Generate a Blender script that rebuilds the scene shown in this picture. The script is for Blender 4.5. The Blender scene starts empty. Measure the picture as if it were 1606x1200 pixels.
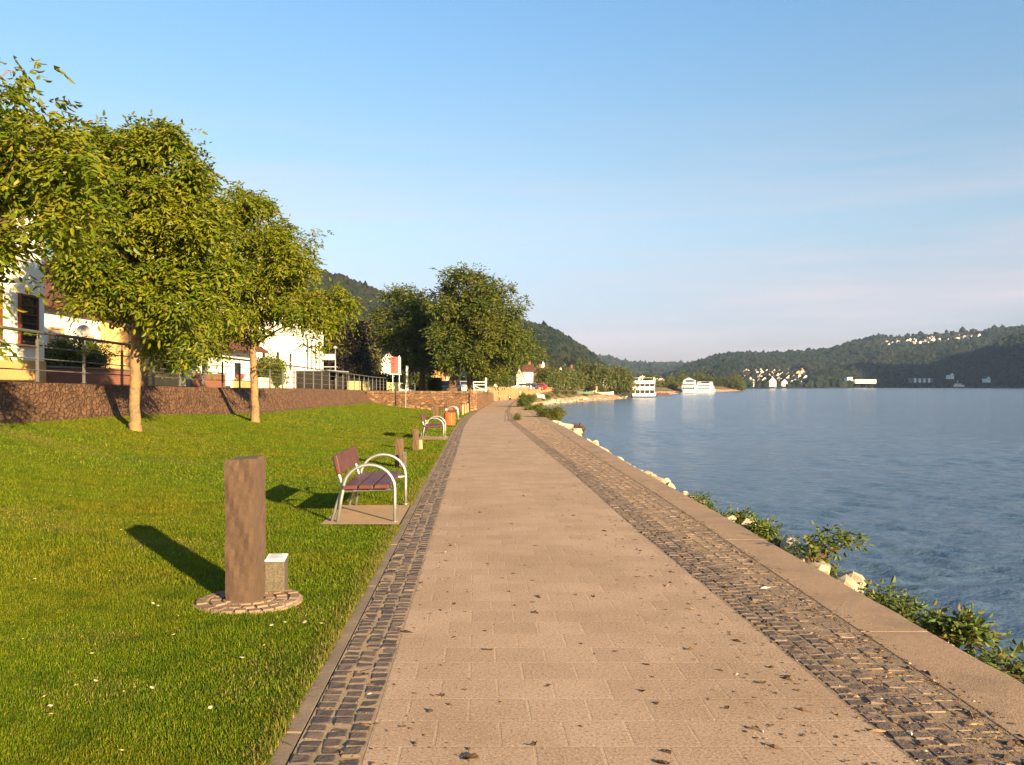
import bpy, bmesh, math, random
import numpy as np
from mathutils import Vector, Matrix

random.seed(7)
RNG = np.random.default_rng(11)
scene = bpy.context.scene
R = math.radians

# ------------------------------------------------------------------ camera, sky, sun, exposure
F, CX, CY, EYE = 1363.0, 803.0, 603.0, 1.6
cam_data = bpy.data.cameras.new("camera")
cam = bpy.data.objects.new("camera", cam_data)
scene.collection.objects.link(cam)
cam.location = (0, 0, EYE)
cam.rotation_euler = (R(90), 0, 0)
cam_data.sensor_width = 36.0
cam_data.lens = 36.0 * F / 1606.0
cam_data.shift_y = 3.0 / 1606.0
cam_data.clip_start = 0.05
cam_data.clip_end = 30000
scene.camera = cam

SUN_EL, SUN_AZ = R(15.5), math.atan2(0.572, -0.822)
world = bpy.data.worlds.new("World")
scene.world = world
world.use_nodes = True
wn, wl = world.node_tree.nodes, world.node_tree.links
for n in list(wn):
    wn.remove(n)
sky = wn.new("ShaderNodeTexSky")
sky.sky_type = 'NISHITA'
sky.sun_disc = False
sky.sun_elevation = SUN_EL
sky.sun_rotation = SUN_AZ
sky.altitude = 60
sky.air_density = 1.0
sky.dust_density = 0.7
sky.ozone_density = 2.6
# faint, thin evening cirrus low over the far hills
tcw = wn.new("ShaderNodeTexCoord")
mapw = wn.new("ShaderNodeMapping")
mapw.inputs['Scale'].default_value = (1.2, 1.2, 14.0)
nzw = wn.new("ShaderNodeTexNoise")
nzw.inputs['Scale'].default_value = 2.2
nzw.inputs['Detail'].default_value = 6
rampw = wn.new("ShaderNodeValToRGB")
rampw.color_ramp.elements[0].position = 0.40
rampw.color_ramp.elements[1].position = 0.70
rampw.color_ramp.elements[1].color = (0.85, 0.85, 0.85, 1)
sepw = wn.new("ShaderNodeSeparateXYZ")
mrw = wn.new("ShaderNodeMapRange")
mrw.inputs['From Min'].default_value = 0.30
mrw.inputs['From Max'].default_value = 0.05
mulw = wn.new("ShaderNodeMath"); mulw.operation = 'MULTIPLY'
mixw = wn.new("ShaderNodeMix"); mixw.data_type = 'RGBA'
mixw.inputs['B'].default_value = (2.15, 1.84, 1.93, 1)
bgw = wn.new("ShaderNodeBackground")
bgw.inputs['Strength'].default_value = 0.104
outw = wn.new("ShaderNodeOutputWorld")
wl.new(tcw.outputs['Generated'], mapw.inputs['Vector'])
wl.new(mapw.outputs['Vector'], nzw.inputs['Vector'])
wl.new(nzw.outputs['Fac'], rampw.inputs['Fac'])
wl.new(tcw.outputs['Generated'], sepw.inputs[0])
wl.new(sepw.outputs['Z'], mrw.inputs['Value'])
wl.new(rampw.outputs['Color'], mulw.inputs[0])
wl.new(mrw.outputs[0], mulw.inputs[1])
wl.new(mulw.outputs[0], mixw.inputs['Factor'])
# the evening air: paler and pinker towards the horizon, deeper blue overhead
airw = wn.new("ShaderNodeValToRGB")
airw.color_ramp.interpolation = 'B_SPLINE'
els = airw.color_ramp.elements
for i, (p_, c_) in enumerate([(0, (.325, .255, .345)), (.04, (.35, .28, .365)), (.11, (.475, .385, .385)), (.18, (.585, .51, .46)), (.28, (.575, .55, .485)), (.40, (.53, .64, .645)), (1, (.50, .60, .61))]):
    e_ = els[i] if i < 2 else els.new(p_)
    e_.position = p_; e_.color = (*c_, 1)
gradw = wn.new("ShaderNodeMix"); gradw.data_type = 'RGBA'; gradw.blend_type = 'MULTIPLY'
gradw.inputs['Factor'].default_value = 1.0
wl.new(sepw.outputs['Z'], airw.inputs['Fac'])
wl.new(sky.outputs[0], gradw.inputs['A']); wl.new(airw.outputs['Color'], gradw.inputs['B'])
wl.new(gradw.outputs['Result'], mixw.inputs['A'])
wl.new(mixw.outputs['Result'], bgw.inputs['Color'])
wl.new(bgw.outputs[0], outw.inputs[0])

sun_data = bpy.data.lights.new("sun", 'SUN')
sun_data.energy = 5.0
sun_data.angle = R(0.53)
sun_data.color = (1.0, 0.73, 0.40)
sun = bpy.data.objects.new("sun", sun_data)
scene.collection.objects.link(sun)
to_sun = Vector((math.sin(SUN_AZ) * math.cos(SUN_EL), math.cos(SUN_AZ) * math.cos(SUN_EL), math.sin(SUN_EL)))
sun.rotation_euler = to_sun.to_track_quat('Z', 'Y').to_euler()
sun.location = (30, -40, 40)

scene.view_settings.view_transform = 'Standard'
scene.view_settings.look = 'None'
scene.view_settings.gamma = 1.0
scene.view_settings.exposure = 1.95
scene.render.engine = 'CYCLES'
scene.cycles.use_denoising = True
scene.cycles.max_bounces = 6
scene.cycles.transparent_max_bounces = 8
scene.cycles.volume_bounces = 0

# ------------------------------------------------------------------ helpers
def link(o):
    scene.collection.objects.link(o)
    return o

def tag(o, label=None, cat=None, group=None, kind=None):
    if label: o['label'] = label
    if cat: o['category'] = cat
    if group: o['group'] = group
    if kind: o['kind'] = kind
    return o

def thing(name, label, cat, loc=(0, 0, 0), rz=0.0, group=None):
    o = bpy.data.objects.new(name, None)
    link(o)
    o.location = loc
    o.rotation_euler = (0, 0, rz)
    o.empty_display_size = 0.1
    return tag(o, label, cat, group)

def copy_tree(o, parent=None):
    c = o.copy()
    link(c)
    if parent: c.parent = parent
    for ch in o.children:
        copy_tree(ch, c)
    return c

def np_mesh(name, V, Fs, mat=None, parent=None, smooth=False, attr=None):
    """V (n,3); Fs list of index arrays (m,k)."""
    me = bpy.data.meshes.new(name)
    V = np.asarray(V, dtype=np.float32)
    if isinstance(Fs, np.ndarray): Fs = [Fs]
    Fs = [np.asarray(f, dtype=np.int32) for f in Fs if len(f)]
    nl = sum(f.size for f in Fs)
    nf = sum(len(f) for f in Fs)
    me.vertices.add(len(V)); me.loops.add(nl); me.polygons.add(nf)
    me.vertices.foreach_set("co", V.ravel())
    me.loops.foreach_set("vertex_index", np.concatenate([f.ravel() for f in Fs]))
    tot = np.concatenate([np.full(len(f), f.shape[1], dtype=np.int32) for f in Fs])
    st = np.zeros(nf, dtype=np.int32); st[1:] = np.cumsum(tot)[:-1]
    me.polygons.foreach_set("loop_start", st)
    me.polygons.foreach_set("use_smooth", np.full(nf, bool(smooth)))
    me.update(calc_edges=True)
    if attr is not None:
        for k, a in attr.items():
            at = me.attributes.new(k, 'FLOAT', 'POINT')
            at.data.foreach_set("value", np.asarray(a, dtype=np.float32))
    if mat: me.materials.append(mat)
    o = bpy.data.objects.new(name, me)
    link(o)
    if parent: o.parent = parent
    return o

def box_uv(o):
    me = o.data
    uv = me.uv_layers.new(name="UVMap")
    for p in me.polygons:
        n = p.normal
        for li in p.loop_indices:
            co = me.vertices[me.loops[li].vertex_index].co
            if abs(n.z) > 0.8:
                uv.data[li].uv = (co.x, co.y)
            else:
                t = Vector((-n.y, n.x, 0)); t.normalize()
                uv.data[li].uv = (co.x * t.x + co.y * t.y, co.z)

class MB:
    def __init__(s):
        s.v, s.f, s.m, s.mi = [], [], [], 0
    def add(s, vs, fs):
        b = len(s.v)
        s.v += [tuple(v) for v in vs]
        s.f += [tuple(i + b for i in f) for f in fs]
        s.m += [s.mi] * len(fs)
        return s
    def box(s, c, size, rz=0.0, rx=0.0, ry=0.0):
        M = Matrix.Translation(c) @ Matrix.Rotation(rz, 4, 'Z') @ Matrix.Rotation(ry, 4, 'Y') @ Matrix.Rotation(rx, 4, 'X')
        hx, hy, hz = size[0] / 2, size[1] / 2, size[2] / 2
        vs = [M @ Vector((x * hx, y * hy, z * hz)) for x in (-1, 1) for y in (-1, 1) for z in (-1, 1)]
        return s.add(vs, [(0, 1, 3, 2), (4, 6, 7, 5), (0, 4, 5, 1), (2, 3, 7, 6), (0, 2, 6, 4), (1, 5, 7, 3)])
    def prism(s, poly, z0, z1):
        n = len(poly)
        if sum(poly[i][0] * poly[(i + 1) % n][1] - poly[(i + 1) % n][0] * poly[i][1] for i in range(n)) < 0:
            poly = poly[::-1]
        f0 = z0 if callable(z0) else (lambda x, y: z0)
        f1 = z1 if callable(z1) else (lambda x, y: z1)
        vs = [(x, y, f0(x, y)) for x, y in poly] + [(x, y, f1(x, y)) for x, y in poly]
        fs = [tuple(range(n - 1, -1, -1)), tuple(range(n, 2 * n))]
        fs += [(i, (i + 1) % n, n + (i + 1) % n, n + i) for i in range(n)]
        return s.add(vs, fs)
    def extr(s, poly, a, b, M=None):
        """poly in (x,z), extruded along y from a to b, then transformed by M"""
        n = len(poly)
        vs = [Vector((x, a, z)) for x, z in poly] + [Vector((x, b, z)) for x, z in poly]
        if M: vs = [M @ v for v in vs]
        fs = [tuple(range(n)), tuple(range(2 * n - 1, n - 1, -1))]
        fs += [(i, n + i, n + (i + 1) % n, (i + 1) % n) for i in range(n)]
        return s.add(vs, fs)
    def tube(s, pts, rad, n=8, cap=True):
        pts = [Vector(p) for p in pts]
        if not hasattr(rad, '__len__'): rad = [rad] * len(pts)
        ref = None
        rings = []
        for i, p in enumerate(pts):
            d = (pts[min(i + 1, len(pts) - 1)] - pts[max(i - 1, 0)]).normalized()
            if ref is None:
                ref = d.orthogonal().normalized()
            else:
                ref = (ref - d * ref.dot(d)).normalized()
            b = d.cross(ref)
            rings.append([p + (ref * math.cos(2 * math.pi * k / n) + b * math.sin(2 * math.pi * k / n)) * rad[i] for k in range(n)])
        vs = [v for r in rings for v in r]
        fs = []
        for i in range(len(pts) - 1):
            for k in range(n):
                fs.append((i * n + k, i * n + (k + 1) % n, (i + 1) * n + (k + 1) % n, (i + 1) * n + k))
        if cap:
            fs.append(tuple(range(n - 1, -1, -1)))
            fs.append(tuple((len(pts) - 1) * n + k for k in range(n)))
        return s.add(vs, fs)
    def lathe(s, prof, n=20, c=(0, 0, 0)):
        vs = [(c[0] + r * math.cos(2 * math.pi * k / n), c[1] + r * math.sin(2 * math.pi * k / n), c[2] + z) for r, z in prof for k in range(n)]
        fs = []
        for i in range(len(prof) - 1):
            for k in range(n):
                fs.append((i * n + k, i * n + (k + 1) % n, (i + 1) * n + (k + 1) % n, (i + 1) * n + k))
        fs.append(tuple(range(n - 1, -1, -1)))
        fs.append(tuple((len(prof) - 1) * n + k for k in range(n)))
        return s.add(vs, fs)
    def build(s, name, mat=None, parent=None, smooth=False, bevel=0, uv=False, auto=False):
        me = bpy.data.meshes.new(name)
        me.from_pydata(s.v, [], s.f)
        mats = mat if isinstance(mat, (list, tuple)) else [mat]
        for m in mats:
            if m: me.materials.append(m)
        if len(mats) > 1:
            me.polygons.foreach_set("material_index", s.m)
        if smooth:
            me.polygons.foreach_set("use_smooth", [True] * len(s.f))
        me.update()
        o = bpy.data.objects.new(name, me)
        link(o)
        if parent: o.parent = parent
        if bevel:
            b = o.modifiers.new("bevel", 'BEVEL')
            b.width = bevel; b.segments = 2; b.limit_method = 'ANGLE'; b.angle_limit = R(40)
        if uv: box_uv(o)
        return o

def P(px, py, D):
    """the point of the place seen at photo pixel px,py that lies D metres ahead"""
    return Vector(((px - CX) * D / F, D, EYE - (py - CY) * D / F))
def PX(px, D):
    return (px - CX) * D / F

# ------------------------------------------------------------------ materials
def new_mat(name):
    m = bpy.data.materials.new(name)
    m.use_nodes = True
    nt = m.node_tree
    b = nt.nodes["Principled BSDF"]
    return m, nt, b

def mixc(nt, a, b, fac):
    n = nt.nodes.new("ShaderNodeMix"); n.data_type = 'RGBA'
    for k, v in (('A', a), ('B', b), ('Factor', fac)):
        if isinstance(v, (tuple, list)): n.inputs[k].default_value = (*v[:3], 1)
        elif isinstance(v, (int, float)): n.inputs[k].default_value = v
        else: nt.links.new(v, n.inputs[k])
    return n.outputs['Result']

def noise(nt, vec, scale, detail=4, rough=0.55, lo=None, hi=None):
    n = nt.nodes.new("ShaderNodeTexNoise")
    n.inputs['Scale'].default_value = scale
    n.inputs['Detail'].default_value = detail
    n.inputs['Roughness'].default_value = rough
    if vec is not None: nt.links.new(vec, n.inputs['Vector'])
    o = n.outputs['Fac']
    if lo is not None:
        r = nt.nodes.new("ShaderNodeMapRange")
        r.inputs['From Min'].default_value = lo; r.inputs['From Max'].default_value = hi
        nt.links.new(o, r.inputs['Value']); o = r.outputs[0]
    return o

def bump(nt, b, h, strength=0.3, dist=0.01):
    n = nt.nodes.new("ShaderNodeBump")
    n.inputs['Strength'].default_value = strength
    n.inputs['Distance'].default_value = dist
    nt.links.new(h, n.inputs['Height'])
    nt.links.new(n.outputs[0], b.inputs['Normal'])
    return n

def coord(nt, kind='Object'):
    if kind == 'World':
        return nt.nodes.new("ShaderNodeNewGeometry").outputs['Position']
    return nt.nodes.new("ShaderNodeTexCoord").outputs[kind]

def pm(name, c1, c2, scale=4.0, rough=0.8, bmp=0.0, bscale=60.0, metal=0.0, spec=0.3, c3=None, s3=0.6, space='Object', bdist=0.01):
    """two colours mixed by noise, a third in big soft patches, and a fine bump"""
    m, nt, b = new_mat(name)
    v = coord(nt, space)
    col = mixc(nt, c1, c2, noise(nt, v, scale, 5, 0.6, 0.32, 0.68))
    if c3: col = mixc(nt, col, c3, noise(nt, v, s3, 5, 0.65, 0.48, 0.72))
    nt.links.new(col, b.inputs['Base Color'])
    b.inputs['Roughness'].default_value = rough
    b.inputs['Metallic'].default_value = metal
    b.inputs['Specular IOR Level'].default_value = spec
    if bmp: bump(nt, b, noise(nt, v, bscale, 4, 0.6), bmp, bdist)
    return m

def island_mat(name, ramp, rough=0.8, trans=0.0, noise_scale=None, tint=None, bmp=0, bscale=30, spec=0.3, bdist=0.01, trans_col=None, tint2=None):
    """colour by random per island (each leaf, blade, stone its own), with position noise"""
    m, nt, b = new_mat(name)
    g = nt.nodes.new("ShaderNodeNewGeometry")
    cr = nt.nodes.new("ShaderNodeValToRGB")
    els = cr.color_ramp.elements
    while len(els) < len(ramp): els.new(0.5)
    for i, (p, c) in enumerate(ramp):
        els[i].position = p; els[i].color = (*c, 1)
    nt.links.new(g.outputs['Random Per Island'], cr.inputs['Fac'])
    col = cr.outputs['Color']
    if noise_scale:
        col = mixc(nt, col, tint, noise(nt, g.outputs['Position'], noise_scale, 4, 0.6, 0.45, 0.75))
    if tint2: col = mixc(nt, col, tint2[1], noise(nt, g.outputs['Position'], tint2[0], 5, 0.65, 0.48, 0.70))
    nt.links.new(col, b.inputs['Base Color'])
    b.inputs['Roughness'].default_value = rough
    b.inputs['Specular IOR Level'].default_value = spec
    if bmp: bump(nt, b, noise(nt, g.outputs['Position'], bscale, 4), bmp, bdist)
    if trans:
        t = nt.nodes.new("ShaderNodeBsdfTranslucent")
        if trans_col:
            tc = mixc(nt, col, trans_col, 0.5); nt.links.new(tc, t.inputs['Color'])
        else:
            nt.links.new(col, t.inputs['Color'])
        ms = nt.nodes.new("ShaderNodeMixShader")
        ms.inputs[0].default_value = trans
        nt.links.new(b.outputs[0], ms.inputs[1]); nt.links.new(t.outputs[0], ms.inputs[2])
        out = nt.nodes["Material Output"]
        nt.links.new(ms.outputs[0], out.inputs['Surface'])
    return m

def brick_mat(name, c1, c2, mortar, bw, bh, msize=0.012, rough=0.9, offset=0.5, bmp=0.5, grime=None, squash=1.0, bdist=0.01, speck=None, wob=0.16):
    m, nt, b = new_mat(name)
    uv = nt.nodes.new("ShaderNodeTexCoord").outputs['UV']
    dist = nt.nodes.new("ShaderNodeVectorMath"); dist.operation = 'ADD'
    nz = nt.nodes.new("ShaderNodeTexNoise"); nz.inputs['Scale'].default_value = 3.0 / max(bh, 0.05) * 0.3
    nt.links.new(uv, nz.inputs['Vector'])
    sc = nt.nodes.new("ShaderNodeVectorMath"); sc.operation = 'SCALE'; sc.inputs['Scale'].default_value = bh * wob
    sb = nt.nodes.new("ShaderNodeVectorMath"); sb.operation = 'SUBTRACT'; sb.inputs[1].default_value = (0.5, 0.5, 0.5)
    nt.links.new(nz.outputs['Color'], sb.inputs[0]); nt.links.new(sb.outputs[0], sc.inputs[0])
    nt.links.new(uv, dist.inputs[0]); nt.links.new(sc.outputs[0], dist.inputs[1])
    br = nt.nodes.new("ShaderNodeTexBrick")
    br.offset = offset; br.squash = squash
    br.inputs['Scale'].default_value = 1.0
    br.inputs['Brick Width'].default_value = bw
    br.inputs['Row Height'].default_value = bh
    br.inputs['Mortar Size'].default_value = msize
    br.inputs['Mortar Smooth'].default_value = 0.3
    br.inputs['Bias'].default_value = 0.0
    br.inputs['Color1'].default_value = (*c1, 1); br.inputs['Color2'].default_value = (*c2, 1); br.inputs['Mortar'].default_value = (*mortar, 1)
    nt.links.new(dist.outputs[0], br.inputs['Vector'])
    col = br.outputs['Color']
    if grime: col = mixc(nt, col, grime, noise(nt, uv, 0.7, 6, 0.68, 0.44, 0.72))
    if speck:
        col = mixc(nt, col, speck[0], noise(nt, uv, speck[1], 3, 0.7, 0.5, 0.68))
        col = mixc(nt, col, speck[2], noise(nt, uv, speck[1] * 1.37, 3, 0.7, 0.56, 0.7))
    nt.links.new(col, b.inputs['Base Color'])
    b.inputs['Roughness'].default_value = rough
    b.inputs['Specular IOR Level'].default_value = 0.2
    inv = nt.nodes.new("ShaderNodeMath"); inv.operation = 'SUBTRACT'; inv.inputs[0].default_value = 1.0
    nt.links.new(br.outputs['Fac'], inv.inputs[1])
    ad = nt.nodes.new("ShaderNodeMath"); ad.operation = 'MULTIPLY_ADD'; ad.inputs[1].default_value = 0.6
    nt.links.new(noise(nt, uv, (speck[1] if speck else 40), 4), ad.inputs[0]); nt.links.new(inv.outputs[0], ad.inputs[2])
    bump(nt, b, ad.outputs[0], bmp, bdist)
    return m

def stone_mat(name, cols, mortar, scale, aspect=(1, 1, 1), joint=.06, bmp=1.0, bdist=.04, grime=None):
    """irregular rubble: one voronoi cell a stone"""
    m, nt, b = new_mat(name)
    uv = nt.nodes.new("ShaderNodeTexCoord").outputs['UV']
    nz = nt.nodes.new("ShaderNodeTexNoise"); nz.inputs['Scale'].default_value = scale * 1.5
    nt.links.new(uv, nz.inputs['Vector'])
    va = nt.nodes.new("ShaderNodeVectorMath"); va.operation = 'MULTIPLY_ADD'; va.inputs[1].default_value = (.25 / scale,) * 3
    nt.links.new(nz.outputs['Color'], va.inputs[0]); nt.links.new(uv, va.inputs[2])
    mp = nt.nodes.new("ShaderNodeMapping"); mp.inputs['Scale'].default_value = aspect
    nt.links.new(va.outputs[0], mp.inputs['Vector'])
    v1 = nt.nodes.new("ShaderNodeTexVoronoi"); v1.inputs['Scale'].default_value = scale
    v2 = nt.nodes.new("ShaderNodeTexVoronoi"); v2.feature = 'DISTANCE_TO_EDGE'; v2.inputs['Scale'].default_value = scale
    nt.links.new(mp.outputs[0], v1.inputs['Vector']); nt.links.new(mp.outputs[0], v2.inputs['Vector'])
    cr = nt.nodes.new("ShaderNodeValToRGB"); els = cr.color_ramp.elements
    while len(els) < len(cols): els.new(.5)
    for i, c in enumerate(cols): els[i].position = i / (len(cols) - 1); els[i].color = (*c, 1)
    sp = nt.nodes.new("ShaderNodeSeparateColor"); nt.links.new(v1.outputs['Color'], sp.inputs[0])
    nt.links.new(sp.outputs[0], cr.inputs['Fac'])
    mr = nt.nodes.new("ShaderNodeMapRange"); mr.inputs['From Max'].default_value = joint
    nt.links.new(v2.outputs['Distance'], mr.inputs['Value'])
    col = mixc(nt, mortar, cr.outputs['Color'], mr.outputs[0])
    if grime: col = mixc(nt, col, grime, noise(nt, uv, 1.1, 6, .65, .45, .75))
    nt.links.new(col, b.inputs['Base Color']); b.inputs['Roughness'].default_value = .95; b.inputs['Specular IOR Level'].default_value = .15
    ad = nt.nodes.new("ShaderNodeMath"); ad.operation = 'MULTIPLY_ADD'; ad.inputs[1].default_value = .8
    nt.links.new(noise(nt, uv, scale * 5, 5, .65), ad.inputs[0]); nt.links.new(mr.outputs[0], ad.inputs[2])
    bump(nt, b, ad.outputs[0], bmp, bdist)
    return m

M = {}
M['far_wall'] = pm('far_house_render', (0.60, 0.54, 0.44), (0.50, 0.44, 0.36), 1.5, 0.9)
M['grey_wall'] = pm('grey_house_render', (0.30, 0.27, 0.24), (0.25, 0.22, 0.2), 1.5, 0.9)
M['white_wall'] = pm('white_render', (0.80, 0.77, 0.68), (0.74, 0.71, 0.62), 1.5, 0.9, 0.15, 80, c3=(0.68, 0.64, 0.54), s3=0.35)
M['cream_wall'] = pm('cream_render', (0.74, 0.68, 0.50), (0.66, 0.60, 0.43), 1.5, 0.9, 0.15, 80)
M['ochre_wall'] = pm('ochre_render', (0.60, 0.36, 0.14), (0.54, 0.31, 0.12), 1.2, 0.9, 0.15, 60)
M['yellow_wall'] = pm('yellow_render', (0.74, 0.64, 0.26), (0.66, 0.56, 0.22), 1.0, 0.9, 0.15, 60, c3=(0.58, 0.47, 0.25), s3=0.5)
M['orange_wall'] = pm('orange_render', (0.62, 0.25, 0.08), (0.52, 0.20, 0.07), 1.2, 0.9, 0.15, 60)
M['red_brick'] = brick_mat('red_brick', (0.26, 0.085, 0.045), (0.20, 0.065, 0.035), (0.22, 0.15, 0.11), 0.24, 0.075, 0.01)
M['roof_tile'] = brick_mat('roof_tile', (0.15, 0.055, 0.038), (0.11, 0.042, 0.03), (0.05, 0.03, 0.02), 0.22, 0.3, 0.02, bmp=0.6)
M['roof_dark'] = brick_mat('slate_roof', (0.06, 0.045, 0.045), (0.045, 0.035, 0.035), (0.02, 0.02, 0.02), 0.25, 0.25, 0.015, bmp=0.5)
M['glass'] = pm('window_glass', (0.02, 0.025, 0.03), (0.035, 0.04, 0.045), 2, 0.08, spec=0.6)
M['shutter'] = pm('roller_shutter', (0.62, 0.50, 0.40), (0.58, 0.46, 0.36), 3, 0.7)
M['redwood_frame'] = pm('red_brown_frame', (0.16, 0.045, 0.025), (0.12, 0.035, 0.02), 6, 0.5)
M['white_paint'] = pm('white_paint', (0.80, 0.79, 0.74), (0.74, 0.73, 0.68), 3, 0.45, spec=0.4)
M['steel_rail'] = pm('painted_rail', (0.115, 0.115, 0.112), (0.08, 0.08, 0.078), 5, 0.5, metal=0.2, spec=0.4, c3=(0.20, 0.18, 0.16), s3=2)
M['galv'] = pm('galvanised_steel', (0.46, 0.46, 0.44), (0.36, 0.36, 0.35), 14, 0.42, metal=0.75, spec=0.5, bmp=0.05, bscale=90)
M['bench_wood'] = pm('bench_wood', (0.10, 0.030, 0.022), (0.072, 0.022, 0.018), 7, 0.5, 0.12, 40, c3=(0.14, 0.06, 0.045), s3=9)
M['bin_wood'] = pm('orange_wood', (0.50, 0.125, 0.025), (0.38, 0.085, 0.02), 6, 0.55, 0.15, 40)
M['basalt'] = pm('brown_basalt', (0.108, 0.068, 0.044), (0.086, 0.054, 0.036), 26, 0.95, 0.55, 70, c3=(0.112, 0.072, 0.048), s3=5, bdist=0.006)
M['granite'] = pm('speckled_granite', (0.135, 0.112, 0.075), (0.055, 0.047, 0.034), 70, 0.85, 0.4, 90)
M['sand_stone'] = pm('pale_sandstone', (0.42, 0.30, 0.16), (0.33, 0.23, 0.13), 9, 0.9, 0.3, 50)
M['plaque'] = pm('white_plaque', (0.66, 0.68, 0.72), (0.6, 0.62, 0.66), 30, 0.3, spec=0.5)
M['ink'] = pm('plaque_engraving', (0.16, 0.18, 0.22), (0.2, 0.22, 0.26), 30, 0.6)
M['mortar'] = pm('sandy_mortar', (0.34, 0.245, 0.15), (0.27, 0.19, 0.115), 14, 0.95, 0.5, 120, c3=(0.20, 0.15, 0.09), s3=3, space='World')
M['mortar_dark'] = pm('gritty_joint_fill', (0.25, 0.178, 0.115), (0.185, 0.13, 0.085), 18, 0.95, 0.6, 120, c3=(0.25, 0.175, 0.10), s3=2.5, space='World')
M['cobble'] = island_mat('dark_cobble', [(0, (0.050, 0.040, 0.037)), (0.45, (0.078, 0.060, 0.052)), (0.8, (0.105, 0.076, 0.062)), (1, (0.14, 0.105, 0.082))], 0.75, 0, 5.0, (0.12, 0.09, 0.065), 0.6, 45, bdist=0.012)
M['cobble_mid'] = island_mat('verge_cobble', [(0, (0.070, 0.054, 0.047)), (0.45, (0.105, 0.078, 0.063)), (0.8, (0.14, 0.10, 0.078)), (1, (0.18, 0.13, 0.098))], 0.8, 0, 4.0, (0.16, 0.115, 0.08), 0.6, 45, bdist=0.012)
M['cobble_worn'] = island_mat('worn_cobble', [(0, (0.16, 0.112, 0.080)), (0.5, (0.205, 0.142, 0.098)), (0.85, (0.25, 0.172, 0.116)), (1, (0.30, 0.21, 0.14))], 0.85, 0, 3.0, (0.24, 0.17, 0.10), 0.6, 45, bdist=0.012)
M['kerb'] = pm('kerb_stone', (0.20, 0.15, 0.11), (0.15, 0.115, 0.085), 8, 0.9, 0.35, 50, space='World', c3=(0.25, 0.19, 0.12), s3=2)
M['slab'] = brick_mat('paving_slab', (0.400, 0.284, 0.194), (0.330, 0.230, 0.154), (0.405, 0.292, 0.200), 0.30, 0.30, 0.007, 0.92, 0.5, 0.35, (0.27, 0.18, 0.11), bdist=0.006, speck=((0.16, 0.11, 0.078), 62.0, (0.60, 0.45, 0.33)), wob=0.04)
M['coping'] = pm('concrete_coping', (0.335, 0.225, 0.14), (0.25, 0.168, 0.105), 28, 0.92, 0.6, 90, c3=(0.19, 0.13, 0.085), s3=1.6, space='World', bdist=0.006)
M['pad'] = pm('concrete_pad', (0.34, 0.24, 0.15), (0.28, 0.195, 0.12), 12, 0.92, 0.3, 90, space='World', c3=(0.40, 0.26, 0.13), s3=1.5)
M['limestone'] = pm('pale_limestone', (0.47, 0.40, 0.28), (0.34, 0.28, 0.19), 5, 0.9, 0.5, 22, c3=(0.36, 0.28, 0.18), s3=2.2, bdist=0.03)
M['wet_rock'] = pm('dark_wet_rock', (0.07, 0.045, 0.035), (0.045, 0.03, 0.025), 4, 0.6, 0.5, 16, bdist=0.03)
M['asphalt'] = pm('asphalt', (0.06, 0.055, 0.05), (0.05, 0.046, 0.042), 20, 0.9, 0.2, 120, space='World')
M['earth'] = pm('dry_earth', (0.20, 0.125, 0.07), (0.15, 0.09, 0.05), 2, 0.95, 0.4, 14, space='World', c3=(0.10, 0.11, 0.03), s3=0.15)
M['gravel_beach'] = pm('gravel_beach', (0.40, 0.22, 0.13), (0.30, 0.16, 0.09), 0.6, 0.95, 0.6, 4, space='World', c3=(0.48, 0.36, 0.24), s3=0.12, bdist=0.1)
M['bark_pale'] = pm('pale_bark', (0.25, 0.17, 0.092), (0.115, 0.078, 0.046), 13, 0.9, 0.7, 30, c3=(0.30, 0.175, 0.055), s3=3, bdist=0.03)
M['bark_dark'] = pm('dark_bark', (0.115, 0.07, 0.045), (0.075, 0.048, 0.03), 4, 0.95, 0.6, 12, bdist=0.04)
M['dark_metal'] = pm('dark_metal', (0.03, 0.03, 0.032), (0.045, 0.043, 0.04), 8, 0.5, metal=0.4)
M['black_rubber'] = pm('black_rubber', (0.02, 0.02, 0.02), (0.03, 0.03, 0.03), 8, 0.8)
M['dry_leaf'] = island_mat('dry_leaf', [(0, (0.025, 0.018, 0.012)), (0.6, (0.06, 0.035, 0.02)), (1, (0.13, 0.075, 0.035))], 0.9)
M['petal'] = pm('white_petal', (0.8, 0.78, 0.74), (0.74, 0.73, 0.7), 50, 0.6)
M['yolk'] = pm('yellow_floret', (0.6, 0.4, 0.03), (0.5, 0.33, 0.03), 80, 0.7)
M['sign_red'] = pm('red_sign', (0.70, 0.09, 0.075), (0.62, 0.08, 0.065), 3, 0.5)
M['sign_dark'] = pm('dark_red_lettering', (0.22, 0.02, 0.03), (0.18, 0.02, 0.025), 6, 0.5)
M['blue_paint'] = pm('blue_hull_paint', (0.035, 0.075, 0.24), (0.03, 0.06, 0.2), 2, 0.35, spec=0.5)
M['skin'] = pm('skin', (0.45, 0.27, 0.19), (0.40, 0.23, 0.16), 8, 0.6)
M['hair'] = pm('dark_hair', (0.03, 0.02, 0.015), (0.05, 0.03, 0.02), 30, 0.6)
M['cloth_dark'] = pm('dark_cloth', (0.03, 0.03, 0.04), (0.05, 0.045, 0.05), 10, 0.9)
M['cloth_white'] = pm('white_cloth', (0.75, 0.73, 0.70), (0.68, 0.66, 0.62), 10, 0.9)
M['leaf_walnut'] = island_mat('walnut_leaf', [(0, (0.055, 0.105, 0.006)), (0.5, (0.120, 0.170, 0.008)), (0.85, (0.205, 0.220, 0.010)), (1, (0.28, 0.22, 0.015))], 0.5, 0.45, 0.9, (0.19, 0.20, 0.008), spec=0.35, trans_col=(0.22, 0.24, 0.01))
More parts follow.
